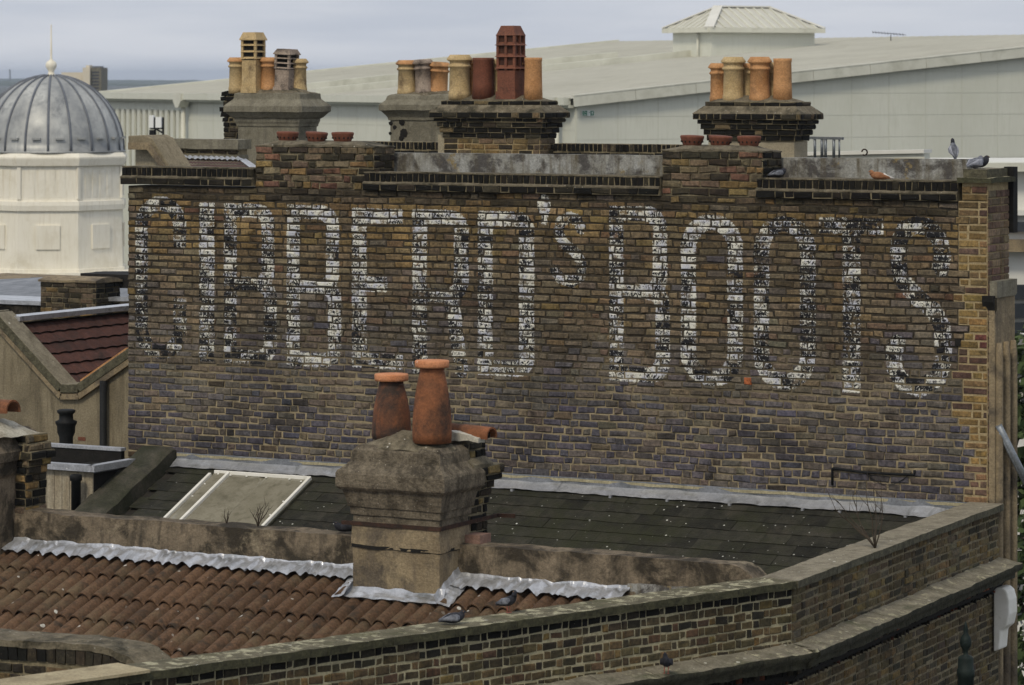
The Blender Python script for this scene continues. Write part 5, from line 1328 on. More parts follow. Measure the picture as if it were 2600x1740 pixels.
w_ = MB(); w_.add([Vector((wa.x, wa.y, dz(676) - 0.1)), Vector((wb.x, wb.y, dz(676) - 0.1)), Vector((wb.x, wb.y, dz(676) - 0.75)), Vector((wa.x, wa.y, dz(676) - 0.75))], [(3,2,1,0)]); w_.build('window', M['glass_dark'], DH)
TB = thing('tower_block', 'distant pale concrete tower block on the skyline behind the dome', 'building', tuple(CAM + RIGHT*((205-1300)/F_PX*620) + FWD*620 - Vector((0, 0, 14))))
tk = 620/F_PX
def tb(px, py, off): 
    v = CAM + RIGHT*((px-1300)*tk) + FWD*(620+off); v.z = 14 + (HOR-py)*tk; return v
def tblock(px0, px1, py, o0, o1, mat, nm):
    vs = [tb(px0,py,o0), tb(px1,py,o0), tb(px1,py,o1), tb(px0,py,o1)]
    MB().add([Vector((v.x, v.y, 0)) for v in vs] + vs, [(0,1,5,4), (1,2,6,5), (2,3,7,6), (3,0,4,7), (4,5,6,7)]).build(nm, mat, TB)
tblock(152, 228, 184, 2, 12, M['concrete'], 'slab'); tblock(210, 228, 172, 0, 10, M['concrete'], 'stair_tower'); tblock(228, 255, 172, 1, 11, M['render_grey'], 'slab'); tblock(213, 222, 166, 3, 8, M['concrete'], 'tank_room'); tblock(228, 250, 168, 3, 8, M['dome_rib'], 'plant_room')
for i in range(7):
    y = 182 + i*8; a_, b_ = tb(232, y, 0.9), tb(250, y, 0.9); MB().add([a_, b_, b_ - Vector((0,0,0.25)), a_ - Vector((0,0,0.25))], [(0,1,2,3)]).build('window', M['glass_dark'], TB)
TVM = thing('transmitter_mast', 'thin far-off mast on the hills at the left edge', 'mast', tuple(far(26, 205, 4000)))
MB().bar(far(26, 206, 4000), far(25, 176, 4000), 1.6, 1.6).build('mast', M['dome_rib'], TVM)
AE = thing('tv_aerial', 'small television aerial above the warehouse ridge', 'aerial', tuple(far(2262, 95, 152)))
p0, p1 = far(2216, 82, 152), far(2300, 89, 152)
m = MB(); m.tube([p0, p1], 0.012, 5); m.build('boom', M['iron_black'], AE)
for k in range(11):
    f = k/11; p = p0 + (p1-p0)*f; MB().tube([p - FWD*0.15 + Vector((0,0,-0.05)), p + FWD*0.15 + Vector((0,0,0.05))], 0.014, 5).build('element', M['iron_black'], AE)
MB().tube([far(2262, 90, 152), far(2262, 125, 152)], 0.02, 6).build('mast', M['iron_black'], AE)

# ------------------------------------------------------------------ rendered house with a valley roof, left
YH = 3.0
HS = thing('rendered_house', 'tan rendered house with a plum tiled valley roof left of the painted wall', 'house', (-13.3, YH + 2, 0.0))
hp = pts(YH, [(-160, 838), (-8, 806), (160, 992), (205, 992), (330, 905), (500, 780)])
MB().prism([(hp[0][0], 0.0)] + hp + [(hp[-1][0], 0.0)], 'y', YH, YH + 0.25).build('front_wall', M['render_house'], HS)
for (a, b) in zip(hp[:-1], hp[1:]):
    MB().bar((a[0], YH + 0.10, a[1] + 0.03), (b[0], YH + 0.10, b[1] + 0.03), 0.34, 0.11).build('verge_coping', M['stone'], HS, bevel=0.012)
    MB().bar((a[0], YH - 0.03, a[1] - 0.07), (b[0], YH - 0.03, b[1] - 0.07), 0.06, 0.07).build('verge_moulding', M['render_tan'], HS)
sl_ = (hp[1][1] - hp[2][1]) / (hp[1][0] - hp[2][0])
HD = 0.94
MB().add([(hp[2][0], YH + 0.26, hp[2][1] - 0.02), (hp[2][0], YH + 6.6, hp[2][1] - 0.02), (hp[2][0] - HD, YH + 6.6, hp[2][1] - sl_*HD - 0.02), (hp[2][0] - HD, YH + 0.26, hp[2][1] - sl_*HD - 0.02)], [(0,1,2,3)]).build('roof_deck', M['deck_dark'], HS)
for k in range(6):        # tile courses of the slope that falls to the valley
    xa = hp[2][0] - 0.02 - k*0.142; xb = xa - 0.155
    m = MB()
    m.grid(lambda u, v: (xa + (xb-xa)*v, YH + 0.26 + u*6.2, hp[2][1] + sl_*(xa + (xb-xa)*v - hp[2][0]) + 0.03*(1-v) + 0.012*abs(math.sin(u*math.pi*24.5))), 196, 2, False)
    m.build('tile_course', M['tile_plum'], HS)
MB().bar((hp[2][0] - HD, YH + 0.2, hp[2][1] - sl_*HD + 0.04), (hp[2][0] - HD, YH + 6.6, hp[2][1] - sl_*HD + 0.04), 0.26, 0.06).build('lead_ridge', M['lead_bright'], HS)
sr = (hp[4][1] - hp[3][1]) / (hp[4][0] - hp[3][0])
for k in range(9):        # verge tiles of the opposite slope, seen end on
    f = 0.03 + k*0.105; x = hp[3][0] + (hp[4][0]-hp[3][0])*f; z = hp[3][1] + (hp[4][1]-hp[3][1])*f
    MB().bar((x, YH + 0.02, z + 0.115), (x, YH + 0.4, z + 0.115), 0.085, 0.05, up=(-sr, 0, 1)).build('verge_tile', M['clay_orange'], HS)
MB().add([(hp[3][0], YH + 0.25, hp[3][1]), (hp[5][0], YH + 0.25, hp[5][1]), (hp[5][0], YH + 6, hp[5][1]), (hp[3][0], YH + 6, hp[3][1])], [(0,1,2,3)]).build('far_slope', M['tile_plum'], HS)
dp = on_y(262, 950, YH - 0.08)
MB().lathe((dp.x, YH - 0.08, 4.0), [(0.045, 0.0), (0.045, 6.27)], 14).build('downpipe', M['iron_black'], HS)
ab = on_y(208, 1115, YH); MB().box((ab.x - 0.055, YH - 0.006, ab.z - 0.02), (ab.x + 0.055, YH + 0.01, ab.z + 0.025)).build('air_brick', M['terracotta_red'], HS)
# louvred black chimney terminal in front of the house
BT = thing('black_flue_terminal', 'black cast flue terminal standing against the rendered house', 'flue', tuple(on_y(168, 1145, 1.6)))
c = on_y(168, 1150, 1.6); kz = 1/ (F_PX / 41.0)
def tz(y): return on_y(168, y, 1.6).z
MB().lathe((c.x, 1.6, 0.0), [(0.075, 4.0), (0.08, tz(1140)), (0.082, tz(1110)), (0.105, tz(1098)), (0.108, tz(1082)), (0.125, tz(1076)), (0.13, tz(1070)), (0.085, tz(1066)), (0.082, tz(1052)), (0.105, tz(1048)), (0.11, tz(1042)), (0.09, tz(1040))], 20).build('terminal', M['iron_black'], BT)

# ------------------------------------------------------------------ timber clad box between the roofs, left
BX = thing('clad_roof_box', 'grey board clad rooftop box with lead kerbs beside the slate roof kerb', 'dormer', (-10.4, -0.6, 8.5))
yf = -1.05
b0, b1 = on_y(100, 1180, yf), on_y(236, 1180, yf)
zt = on_y(236, 1196, yf).z; zl = on_y(110, 1170, yf).z; zb_ = on_y(100, 1312, yf).z
nb = 7
for k in range(nb):
    xa = b0.x + (b1.x-b0.x)*k/nb; xb = b0.x + (b1.x-b0.x)*(k+1)/nb - 0.006
    MB().box((xa, yf, zb_ - 0.1), (xb, yf + 0.02, zt - 0.02)).build('cladding_board', M['timber_grey'], BX)
MB().box((b0.x, yf + 0.021, 8.3), (b1.x - 0.006, -0.06, zt - 0.03)).build('carcass', M['soot'], BX)
MB().bar((b0.x - 0.05, yf - 0.02, zt + 0.03), (b1.x + 0.02, yf - 0.02, zt + 0.03), 0.10, 0.07).build('lead_kerb', M['lead'], BX)
MB().bar((b1.x + 0.01, yf - 0.06, zt + 0.03), (b1.x + 0.01, -0.03, zt + 0.03), 0.10, 0.07).build('lead_kerb', M['lead'], BX)
MB().box((b0.x - 0.62, -0.10, zt - 0.1), (-10.20, -0.03, zt + 0.11)).build('rear_board', M['soot'], BX)
MB().bar((b0.x - 0.64, -0.065, zt + 0.125), (-10.19, -0.065, zt + 0.125), 0.10, 0.035).build('lead_cap', M['lead'], BX)
MB().bar((b0.x - 0.02, yf - 0.03, zb_ + 0.03), (b1.x - 0.12, yf - 0.03, zb_ + 0.03), 0.05, 0.07).build('white_gutter', M['white_paint'], BX)
VP = thing('black_vent_pipe', 'short black soil vent pipe in front of the clad box', 'pipe', tuple(on_y(193, 1310, yf - 0.15)))
vp = on_y(193, 1205, yf - 0.15)
MB().lathe((vp.x, yf - 0.15, vp.z - 1.0), [(0.052, 0), (0.052, 0.93), (0.066, 0.935), (0.066, 0.985), (0.055, 1.0), (0.04, 1.0), (0.04, 0.9)], 18).build('pipe', M['iron_black'], VP)

# ------------------------------------------------------------------ second near chimney at the left edge
CL = thing('chimney_stack', 'brick chimney with a half-round clay tile on top, cut by the left edge', 'chimney', (-7.9, -5.4, 9.3))
lx0, lx1, ly0, ly1 = -8.9, -7.60, -5.68, -4.98
ringed(MB(), [(9.0, 0), (10.2, 0), (10.25, 0.03), (10.36, 0.05), (10.37, 0.09), (10.46, 0.10), (10.56, 0.02), (10.62, 0.0), (10.66, -0.05)], lx0, lx1 - 0.12, ly0, ly1, 0.012, 4).build('rendered_shaft', M['render_stain'], CL)
pool = Pool(CL); random.seed(3)
for z, o, h in [(9.85 + 0.076*i, 0.0, 0.076) for i in range(5)] + [(10.23, 0.02, 0.075), (10.305, 0.06, 0.07), (10.375, 0.11, 0.075), (10.45, 0.06, 0.07), (10.525, 0.02, 0.075)]:
    brick_row(pool, FRONT(-5.3 - o*0.5), lx1 - 0.22, lx1 + o, z, h, rcol, 'mix', worn=2.2, joint=0.014)
    brick_row(pool, SIDE(lx1 + o), -5.3 - o*0.5, ly1, z, h, rcol, 'mix', worn=2.2, joint=0.014)
    MB().box((lx1 - 0.3, -5.298 - o*0.5, z), (lx1 + o - 0.002, ly1, z + h)).build('course_core', M['mortar_dark'], CL)
pool.finish()
dome_fl(MB(), lx0, lx1 - 0.02, ly0, ly1, 10.60, 0.14, 0.02).build('flaunching', weathered('lime_top', (0.3, 0.28, 0.22), (0.5, 0.47, 0.39), 5, (0.2, 0.17, 0.12), 3), CL)
half_tile((-8.5, -5.3, 10.82), (-7.68, -5.38, 10.84), 0.10, M['terracotta'], CL)
half_tile((-8.3, -5.55, 10.74), (-7.80, -5.6, 10.76), 0.09, M['terracotta'], CL)

# ------------------------------------------------------------------ curved gable top, bottom left
CG = thing('curved_gable', 'dark brick gable with a mortar-capped curved shoulder at the bottom left', 'wall', (-3.6, -10.5, 7.5))
yg = -10.6
gt = [(-200, 1612), (0, 1634), (120, 1640), (220, 1648), (285, 1660), (325, 1676), (355, 1700), (378, 1730), (392, 1765), (400, 1820)]
gp = pts(yg, gt)
def gtop(x):
    for (xa, za), (xb, zb) in zip(gp, gp[1:]):
        if xa <= x <= xb: return za + (zb-za)*(x-xa)/(xb-xa)
    return gp[0][1] if x < gp[0][0] else gp[-1][1]
MB().prism([(gp[0][0], 7.0)] + [(x, z - 0.012) for x, z in gp] + [(gp[-1][0], 7.0)], 'y', yg + 0.004, yg + 0.34).build('core', M['mortar_dark'], CG)
cap = MB()
def cg(u, v, w):
    k = u*(len(gp)-1); i = min(int(k), len(gp)-2); f = k - i
    x = gp[i][0] + (gp[i+1][0]-gp[i][0])*f; z = gp[i][1] + (gp[i+1][1]-gp[i][1])*f
    return (x + 0.02*w*(u > 0.5), yg - 0.02 + v*0.40, z - 0.02 + w*0.055 + 0.01*math.sin(v*3.1))
rough_slab(cap, cg, 60, 8, 2, 0.014, 7); cap.build('mortar_cap', M['flaunching'], CG)
pool = Pool(CG); random.seed(8)
for (xa, za), (xb, zb) in zip(gp, gp[1:]):      # brick-on-end rim that follows the curve
    ln = math.hypot(xb-xa, zb-za); n = max(1, round(ln/0.085))
    for k in range(n):
        f0 = k/n; px_, pz_ = xa + (xb-xa)*f0, za + (zb-za)*f0; dx, dz_ = (xb-xa)/ln, (zb-za)/ln
        w = ln/n - 0.01; hh = 0.10
        c4 = [(px_, pz_ - 0.02), (px_ + dx*w, pz_ + dz_*w - 0.02), (px_ + dx*w + dz_*hh, pz_ + dz_*w - 0.02 - dx*hh), (px_ + dz_*hh, pz_ - 0.02 - dx*hh)]
        vs = [(x, yg + 0.02, z) for x, z in c4] + [(x, yg - 0.012 + random.uniform(-0.003, 0.003), z) for x, z in c4]
        col = pick([(4, BLK), (2, DRK)])
        pool.add(vs, [(7,6,5,4), (0,1,5,4), (1,2,6,5), (2,3,7,6), (3,0,4,7)], [(*col, 1)]*8, [(0,0,0,1)]*8, 900)
for k in range(9):
    z = 9.50 - k*0.075 - 0.0
    brick_row(pool, FRONT(yg), gp[0][0], gp[-1][0], z - 0.02, 0.075, lambda u, zz: pick([(2, DRK), (2, BLK), (1.4, (0.14, 0.1, 0.05))]), 'mix', worn=1.6, joint=0.014, skip=lambda u, zz: zz > gtop(u) - 0.13)
pool.finish()

# ------------------------------------------------------------------ low lead roofs and brick stub in the middle distance, left
YL = 12.0
LF = thing('lead_flat_roofs', 'grey lead covered flat roofs behind the valley roofed house', 'roof', tuple(on_y(100, 800, YL)))
def slab_px(px0, px1, y0_, y1_, ya, yb, mat, nm, parent, lift=0.0):
    a_, b_ = on_y(px0, y1_, ya), on_y(px1, y1_, ya); zt_ = on_y(px0, y0_, ya).z
    MB().box((a_.x, ya, 3.0), (b_.x, yb, zt_)).build(nm, mat, parent, bevel=0.02)
slab_px(-120, 345, 770, 800, YL - 2.0, YL - 1.2, M['render_stain'], 'parapet', LF)
a_, b_ = on_y(-100, 778, YL - 2.05), on_y(140, 772, YL - 2.05)
MB().bar((a_.x, YL - 1.7, on_y(0, 768, YL - 2.0).z + 0.02), (b_.x, YL - 1.7, on_y(0, 768, YL - 2.0).z + 0.02), 0.9, 0.06).build('lead_capping', M['lead_bright'], LF)
p0, p1, p2, p3 = on_y(-60, 762, YL - 1.0), on_y(112, 762, YL - 1.0), on_y(112, 704, YL + 1.5), on_y(-60, 712, YL + 1.5)
MB().add([p0, p1, p2, p3], [(0,1,2,3)]).build('lead_slope', M['lead_dull'], LF)
p0, p1, p2, p3 = on_y(262, 762, YL - 0.5), on_y(345, 756, YL - 0.5), on_y(345, 700, YL + 1.5), on_y(255, 700, YL + 1.5)
MB().add([p0, p1, p2, p3], [(0,1,2,3)]).build('lead_slope', M['lead_dull'], LF)
MB().bar(p3 + Vector((0,0,0.03)), p2 + Vector((0,0,0.03)), 0.2, 0.07).build('roof_edge', M['iron_black'], LF)
slab_px(-120, 345, 704, 760, YL + 1.6, YL + 3.0, M['render_tan'], 'rear_wall', LF)
a_, b_ = on_y(255, 760, YL - 2.1), on_y(345, 752, YL - 2.1)
MB().bar((a_.x, YL - 2.0, a_.z), (b_.x, YL - 2.0, a_.z + 0.02), 0.2, 0.06).build('lead_capping', M['lead_bright'], LF)
BS = thing('brick_stub_stack', 'squat brown brick stack with a dark slab cap among the lead roofs', 'chimney', tuple(on_y(185, 800, YL - 2.4)))
a_, b_ = on_y(103, 720, YL - 2.4), on_y(258, 720, YL - 2.4); zt_ = on_y(180, 718, YL - 2.4).z
pool = Pool(BS); random.seed(2)
for k in range(8): brick_row(pool, FRONT(YL - 2.4), a_.x, b_.x - 0.1, zt_ - 0.075*(k+1), 0.075, lambda u, z: pick([(3, DRK), (2, BRN), (0.6, YEL)]), 'mix', worn=1.5)
for k in range(8): brick_row(pool, SIDE(b_.x - 0.1), YL - 2.4, YL - 1.8, zt_ - 0.075*(k+1), 0.075, lambda u, z: pick([(3, DRK), (2, BLK)]), 'mix', worn=1.5)
pool.finish()
MB().box((a_.x + 0.003, YL - 2.398, 3.0), (b_.x - 0.103, YL - 1.8, zt_)).build('core', M['mortar_dark'], BS)
rough_slab(MB(), lambda u, v, w: (a_.x - 0.02 + u*(b_.x - a_.x - 0.06), YL - 2.43 + v*0.66, zt_ + w*(0.03 + 0.05*math.sin(v*3.1))), 10, 5, 1, 0.01).build('cap', M['render_tan'], BS)
rough_slab(MB(), lambda u, v, w: (a_.x + 0.25 + u*0.95, YL - 1.75 + v*0.5, zt_ - 0.1 + w*0.2), 8, 5, 1, 0.01).build('slab', M['soot'], BS)

# ------------------------------------------------------------------ street side, right edge
OB = thing('white_office_block', 'white building with dark slatted windows beyond the corner, at the right edge', 'building', tuple(far(2600, 1200, 70) - Vector((0, 0, 5))))
ok_ = 70/F_PX
def ob(px, py, o): v = CAM + RIGHT*((px-1300)*ok_) + FWD*(70+o); v.z = 14 + (HOR-py)*ok_; return v
def opanel(px0, px1, y0_, y1_, o, mat, nm, dpt=0.3):
    a_ = [ob(px0,y1_,o), ob(px1,y1_,o), ob(px1,y0_,o), ob(px0,y0_,o)]; b_ = [p + FWD*dpt for p in a_]
    MB().add(a_ + b_, [(0,1,2,3), (0,3,7,4), (3,2,6,7), (1,5,6,2), (0,4,5,1)]).build(nm, mat, OB)
opanel(2380, 3000, 420, 2100, 0.4, M['shed_white'], 'wall', 6)
opanel(2380, 3000, 414, 436, 0.0, M['shed_trim'], 'roof_edge', 1); opanel(2380, 3000, 535, 548, 0.1, M['shed_white'], 'string_course'); opanel(2380, 3000, 565, 590, 0.2, M['glass_dark'], 'high_window')
opanel(2380, 3000, 610, 640, 0.0, M['render_tan'], 'awning', 0.4)
for k in range(6): opanel(2540, 2900, 725 + k*48, 762 + k*48, 0.2, M['glass_dark'], 'window_slat')
opanel(2380, 3000, 1010, 1040, 0.1, M['shed_white'], 'sill')
WP = thing('awning_arm', 'pale metal pole slanting down beside the corner pier', 'pole', tuple(on_x(2560, 1150, 0.15)))
p0, p1 = Vector((0.10, 0.03, on_x(2516, 1085, 0.10).z)), on_y(2640, 1290, 0.5)
MB().tube([p0, p1], 0.035, 10).build('pole', M['steel'], WP)
MB().tube([p0 + Vector((0, 0.02, -0.07)), p1 + Vector((0, 0.02, -0.07))], 0.02, 8).build('inner_tube', M['steel'], WP)
WS = thing('white_wall_sign', 'white round-topped sign box projecting from the street wall, lower right', 'sign', tuple(on_y(2545, 1600, -0.3)))  # plain white sign box on the wall, holds no lamp
ys = -0.25
sg = pts(ys, [(2522, 1655), (2522, 1500), (2530, 1492), (2546, 1493), (2556, 1502), (2562, 1525), (2563, 1560), (2556, 1590), (2541, 1602), (2537, 1650)])
MB().prism(sg, 'y', ys, ys + 0.22).build('sign_box', M['white_paint'], WS, bevel=0.015)
MB().box((0.1, ys + 0.08, sg[1][1] - 0.3), (sg[0][0] + 0.01, ys + 0.13, sg[1][1] - 0.26)).build('bracket', M['iron_black'], WS)
LP = thing('lamp_post_finial', 'dark green cast iron post with a pointed ball finial, bottom right', 'post', tuple(on_y(2452, 1740, -4.4) - Vector((0, 0, 6))))
yl = -4.6
lc = on_y(2452, 1600, yl)
def lz(y): return on_y(2452, y, yl).z
prof = [(0.068, -2.0), (0.068, lz(1720) - lc.z), (0.074, lz(1718) - lc.z), (0.074, lz(1700) - lc.z), (0.066, lz(1698) - lc.z), (0.064, lz(1672) - lc.z), (0.058, lz(1668) - lc.z), (0.02, lz(1662) - lc.z), (0.022, lz(1652) - lc.z), (0.045, lz(1640) - lc.z), (0.05, lz(1630) - lc.z), (0.04, lz(1618) - lc.z), (0.018, lz(1608) - lc.z), (0.022, lz(1600) - lc.z), (0.014, lz(1588) - lc.z), (0.003, lz(1578) - lc.z)]
MB().lathe((lc.x, yl, lc.z), prof, 20).build('post', weathered('iron_green', (0.007, 0.012, 0.0105), (0.015, 0.023, 0.02), 8, bump=0.1, rough=0.6, spec=0.15), LP)
# tree with white blossom across the street
TR = thing('blossom_tree', 'dark leafy street tree flecked with white blossom at the right edge', 'tree', tuple(far(2640, 1300, 58) - Vector((0, 0, 6.5))))
random.seed(17)
tc = far(2650, 1300, 58)
MB().tube([(tc.x, tc.y, 0), (tc.x + 0.1, tc.y, 3), (tc.x, tc.y, 6)], [0.2, 0.15, 0.06], 8).build('trunk', M['bark'], TR)
CLUMPS = []
for _ in range(26):
    h = random.uniform(-0.95, 0.95); rr = 1.35*math.sqrt(max(0.05, 1 - h*h)); a = random.uniform(0, 6.28)
    CLUMPS.append((Vector((math.cos(a)*rr*random.uniform(0.2, 0.95), math.sin(a)*rr*random.uniform(0.2, 0.95), h*2.8)), random.uniform(0.45, 0.8)))
limbs = MB()
for cb_ in CLUMPS[:12]: limbs.tube([(tc.x, tc.y, tc.z - 2.6), tc + cb_[0]*0.5 + Vector((0, 0, -0.5)), tc + cb_[0]], [0.07, 0.04, 0.015], 6)
limbs.build('limb', M['bark'], TR, kind='stuff')
def leaves(n, s, spread):
    m = MB()
    for _ in range(n):
        cb_ = random.choice(CLUMPS); d3 = Vector((random.gauss(0,1), random.gauss(0,1), random.gauss(0,1))).normalized()
        p = tc + cb_[0] + d3*cb_[1]*random.random()**0.4*spread/1.5
        n1 = Vector((random.gauss(0,1), random.gauss(0,1), random.gauss(0,1))).normalized(); t1 = n1.orthogonal().normalized(); t2 = n1.cross(t1)
        q_ = s*random.uniform(0.6, 1.3); m.add([p - t1*q_, p - t2*q_*0.6, p + t1*q_, p + t2*q_*0.6], [(0,1,2,3)])
    return m
leaves(5200, 0.11, 1.5).build('crown', M['foliage'], TR, kind='stuff'); leaves(420, 0.09, 1.55).build('blossom', M['blossom'], TR, kind='stuff')

# ------------------------------------------------------------------ bits on the roofs
RG = thing('steel_railing', 'short grey steel guard rail beside the rear chimney furthest right', 'railing', tuple(on_y(2095, 395, 10.5)))
yr = 10.5
def rp(px, py): return on_y(px, py, yr)
MB().bar(rp(2040, 350), rp(2141, 352), 0.05, 0.035).build('top_rail', M['steel'], RG)
for px, w in ((2069, 0.02), (2087, 0.022), (2096, 0.022), (2117, 0.022), (2131, 0.014)):
    MB().tube([rp(px, 352), rp(px, 402)], w, 6).build('post', M['steel'], RG)
WT = thing('white_roof_trunking', 'long white roof edge trunking low in front of the warehouse wall', 'trunking', tuple(on_y(2200, 395, 14.0)))
MB().bar(on_y(2040, 391, 14), on_y(2356, 384, 14), 0.3, 0.05).build('top_edge', M['shed_white'], WT)
MB().bar(on_y(2040, 402, 14), on_y(2354, 398, 14), 0.2, 0.09).build('face', M['shed_trim'], WT)
HK = thing('iron_eye', 'small rusty iron eye on top of the right rendered upstand', 'hook', tuple(on_y(2195, 396, 0.55)))
hk = on_y(2195, 394, 0.55)
MB().tube([hk + Vector((0.03*math.cos(t), 0, 0.028 + 0.03*math.sin(t))) for t in [k*math.pi/6 - 2.2 for k in range(11)]], 0.008, 6).build('ring', M['iron_rust'], HK)
CB = thing('dead_cable', 'sagging black cable and old bracket low on the painted wall', 'cable', tuple(on_y(2215, 1200, -0.02)))
def wp(px, py, o=-0.025): return on_y(px, py, o)
MB().tube([wp(2113, 1232), wp(2113, 1190), wp(2117, 1189), wp(2180, 1198), wp(2250, 1203), wp(2322, 1206), wp(2322, 1194)], 0.013, 6).build('pipe', M['iron_black'], CB)
MB().tube([wp(2195 + 12*k, 1200 + 32*math.sin(math.pi*k/10)) for k in range(11)], 0.004, 5).build('loose_loop', M['iron_black'], CB)
def twigs(name, label, base, n, h, spread, seed, lean=(0, 0)):
    rd = random.Random(seed); t = thing(name, label, 'shrub', tuple(base)); base = Vector(base)
    st = MB()
    for k in range(n):
        a = rd.uniform(0, 2*math.pi); p = base.copy(); d = Vector((math.cos(a)*spread + lean[0], math.sin(a)*spread*0.4 + lean[1], 1)).normalized()
        ptsl = [p.copy()]; ln = h*rd.uniform(0.55, 1.1)
        for s in range(5):
            d = (d + Vector((rd.gauss(0, 0.16), rd.gauss(0, 0.12), rd.gauss(0.03, 0.1)))).normalized(); p = p + d*ln/5; ptsl.append(p.copy())
            if s > 0 and rd.random() < 0.75:
                d2 = (d + Vector((rd.gauss(0, 0.6), rd.gauss(0, 0.4), rd.gauss(0, 0.3)))).normalized(); st.tube([p, p + d2*ln*0.16, p + d2*ln*0.30 + Vector((0, 0, 0.02))], [0.003, 0.002, 0.001], 4)
        st.tube(ptsl, [0.007*(1 - i/7) for i in range(6)], 5)
    st.build('stem', M['bark'], t, kind='stuff'); return t
twigs('bare_shrub', 'leafless shrub rooted in the coping of the street parapet', on_z(2222, 1392, 9.85), 9, 0.62, 0.55, 5, (-0.45, 0.1))
twigs('bare_seedling', 'small leafless seedling on the party wall in front of the rooflight', on_y(655, 1336, YP + 0.15), 7, 0.20, 0.4, 9)
twigs('dry_weed', 'thin dry weed on the party wall left of the seedling', on_y(575, 1330, YP + 0.15), 3, 0.12, 0.3, 12)

# ------------------------------------------------------------------ pigeons
def pigeon(label, loc, heading, body, wing, pose='stand', head=None, s=0.62):
    """body, neck, head and tail in one skin; wings, legs and eye are parts"""
    t = thing('pigeon', label, 'pigeon', tuple(loc), 'pigeons on the rooftops')
    loc = Vector(loc); f = Vector((math.cos(heading), math.sin(heading), 0)); sd_ = Vector((-f.y, f.x, 0)); up = Vector((0, 0, 1))
    def w(a, b, c): return loc + (f*a + sd_*b + up*c)*s
    lift = {'stand': 0.045, 'sit': 0.0, 'upright': 0.0}[pose]
    if pose == 'upright':
        sp = [(-0.10, -0.01, (0.022, 0.008)), (-0.085, 0.03, (0.03, 0.014)), (-0.06, 0.075, (0.05, 0.04)), (-0.03, 0.12, (0.062, 0.055)), (0.0, 0.17, (0.064, 0.06)), (0.025, 0.22, (0.05, 0.05)), (0.035, 0.255, (0.034, 0.034)), (0.04, 0.285, (0.029, 0.03)), (0.05, 0.31, (0.027, 0.027)), (0.066, 0.322, (0.015, 0.014)), (0.082, 0.318, (0.005, 0.005)), (0.092, 0.312, (0.002, 0.002))]
    elif pose == 'sit':
        sp = [(-0.19, 0.035, (0.03, 0.006)), (-0.14, 0.045, (0.034, 0.014)), (-0.09, 0.06, (0.055, 0.045)), (-0.03, 0.072, (0.072, 0.066)), (0.04, 0.078, (0.07, 0.07)), (0.09, 0.092, (0.054, 0.058)), (0.11, 0.112, (0.046, 0.046)), (0.118, 0.132, (0.036, 0.036)), (0.128, 0.146, (0.03, 0.029)), (0.146, 0.146, (0.018, 0.015)), (0.163, 0.14, (0.005, 0.005)), (0.172, 0.135, (0.002, 0.002))]
    else:
        sp = [(-0.20, 0.03, (0.03, 0.006)), (-0.15, 0.045, (0.034, 0.014)), (-0.10, 0.065, (0.05, 0.04)), (-0.04, 0.085, (0.064, 0.06)), (0.03, 0.105, (0.064, 0.064)), (0.075, 0.135, (0.05, 0.052)), (0.095, 0.17, (0.036, 0.037)), (0.10, 0.20, (0.028, 0.028)), (0.108, 0.222, (0.026, 0.026)), (0.124, 0.226, (0.016, 0.014)), (0.142, 0.22, (0.005, 0.005)), (0.152, 0.215, (0.002, 0.002))]
    m = MB(); m.tube([w(a, 0, c + lift) for a, c, r in sp], [(r[0]*s, r[1]*s) for a, c, r in sp], 14)
    o = m.build('body', body, t)
    sb = o.modifiers.new('smooth', 'SUBSURF'); sb.levels = sb.render_levels = 1
    if head is not None:
        h = MB(); i0 = 6
        h.tube([w(a, 0, c + lift) for a, c, r in sp[i0:]], [(r[0]*s*1.05, r[1]*s*1.05) for a, c, r in sp[i0:]], 12); h.build('head_plumage', head, t)
    for e in (-1, 1):
        g = MB()
        i = [(a, c) for a, c, r in sp[:6]]
        path = [w(i[1][0] - 0.035, e*0.022, i[1][1] + lift + 0.012), w(i[2][0], e*0.048, i[2][1] + lift + 0.014), w(i[3][0], e*0.066, i[3][1] + lift + 0.012), w(i[4][0], e*0.066, i[4][1] + lift + 0.006), w(i[5][0] - 0.01, e*0.046, i[5][1] + lift - 0.005)]
        g.tube(path, [(0.006*s, 0.006*s), (0.014*s, 0.026*s), (0.015*s, 0.044*s), (0.014*s, 0.044*s), (0.006*s, 0.018*s)], 10); g.build('wing', wing, t)
        ex = sp[-4]; MB().lathe(w(ex[0] - 0.004, e*0.024, ex[1] + lift + 0.006), [(0.001, -0.005*s), (0.005*s, 0), (0.001, 0.005*s)], 8).build('eye', M['clay_orange'], t)
        if pose == 'stand':
            l = MB(); l.tube([w(0.0, e*0.025, lift + 0.05), w(0.008, e*0.025, 0.03), w(0.0, e*0.025, 0.004)], [0.008*s, 0.005*s, 0.005*s], 6)
            for tx, ty in ((0.035, 0.0), (0.028, 0.014), (0.028, -0.014), (-0.02, 0.0)): l.tube([w(0.0, e*0.025, 0.004), w(tx, e*0.025 + ty, 0.003)], [0.004*s, 0.0025*s], 5)
            l.build('leg', M['pigeon_foot'], t)
    return t
FR_ = math.atan2(-FWD.y, -FWD.x); RT_ = math.atan2(RIGHT.y, RIGHT.x)     # towards the viewer, to the right
cz = ZW1 + 0.20
pigeon('dark grey pigeon tucked against the right flue stack', on_y(1975, 452, 0.12)*1.0, RT_ + 0.5, M['feather_dark'], M['feather_grey'], 'sit')
pigeon('rust and white pigeon crouched on the right coping', on_y(2232, 459, 0.05), RT_ + math.pi - 0.2, M['feather_rust'], M['feather_rust'], 'sit', head=M['feather_rust'])
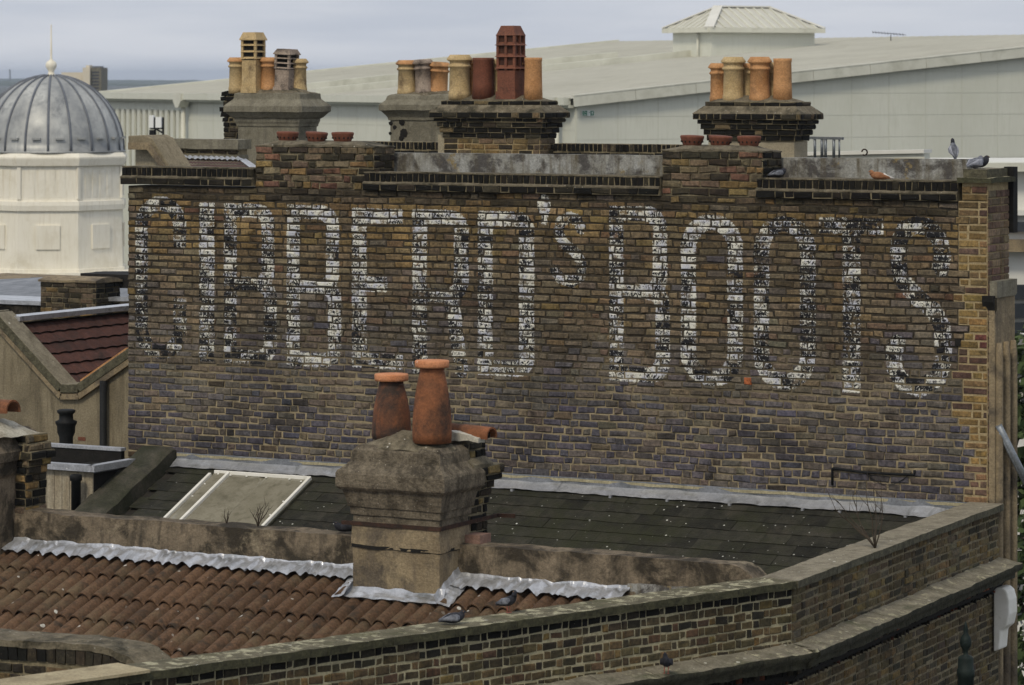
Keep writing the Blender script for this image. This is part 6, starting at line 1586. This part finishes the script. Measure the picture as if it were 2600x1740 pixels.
MB().tube([bpy.data.objects['pigeon.001'].location + Vector((math.cos(RT_), math.sin(RT_), 0))*0.037 + Vector((0, 0, 0.047)), bpy.data.objects['pigeon.001'].location + Vector((math.cos(RT_), math.sin(RT_), 0))*0.081 + Vector((0, 0, 0.034)), bpy.data.objects['pigeon.001'].location + Vector((math.cos(RT_), math.sin(RT_), 0))*0.149 + Vector((0, 0, 0.024))], [(0.04, 0.034), (0.029, 0.02), (0.013, 0.005)], 12).build('white_rump', M['feather_white'], bpy.data.objects['pigeon.001'])
pigeon('blue grey pigeon standing upright with its back turned on the rendered upstand', Vector((on_y(2421, 398, 0.54).x, 0.54, 13.17)), math.atan2(FWD.y, FWD.x) + 0.2, M['feather_grey'], M['feather_pale'], 'upright', head=M['feather_dark'])
pigeon('pale grey pigeon with barred wings on the corner pier cap', Vector((-0.165, 0.10, 13.085)), RT_ + 0.9, M['feather_grey'], M['feather_pale'], 'sit', s=0.80)
pigeon('dark pigeon huddled behind the pale one at the corner pier', Vector((-0.22, 0.33, 13.085)), RT_ + 0.5, M['feather_dark'], M['feather_dark'], 'sit', s=0.78)
pigeon('grey pigeon with a pale wing bar sitting on the lichened coping by the chimney', on_z(1150, 1585, 9.855), RT_ + 0.25, M['feather_dark'], M['feather_grey'], 'sit')
p_ = on_z(1288, 1552, 9.80)
pigeon('dark necked pigeon standing at the edge of the lichened coping', on_z(1290, 1556, 9.857), FR_ + 0.9, M['feather_dark'], M['feather_grey'], 'stand', head=M['feather_dark'])
pigeon('black pigeon on the party wall left of the near chimney', Vector((on_y(874, 1356, YP + 0.14).x, YP + 0.14, 9.888)), RT_ + math.pi + 0.2, M['feather_dark'], M['feather_dark'], 'sit')
la = A0 + adir*1.6 + anorm*0.13
pz_ = on_z(1692, 1708, 9.325)
pigeon('black pigeon standing on the stone ledge under the splayed parapet', Vector((pz_.x, pz_.y, 9.318)), FR_ - 0.2, M['feather_dark'], M['feather_dark'], 'stand')

# ------------------------------------------------------------------ air between here and the hills
hz = MB(); hz.box((-7700, -260, -2.0), (6200, 8400, 26.0))
hz_m = bpy.data.materials.new('haze'); hz_m.use_nodes = True
ht = hz_m.node_tree; ht.nodes.remove(ht.nodes['Principled BSDF'])
hv = ht.nodes.new('ShaderNodeVolumePrincipled'); hv.inputs['Color'].default_value = (0.72, 0.82, 0.97, 1); hv.inputs['Density'].default_value = 1.25e-4
ht.links.new(hv.outputs[0], ht.nodes['Material Output'].inputs['Volume'])
o = hz.build('haze', hz_m); o['kind'] = 'stuff'; o['label'] = 'thin blue haze over the distant hills'
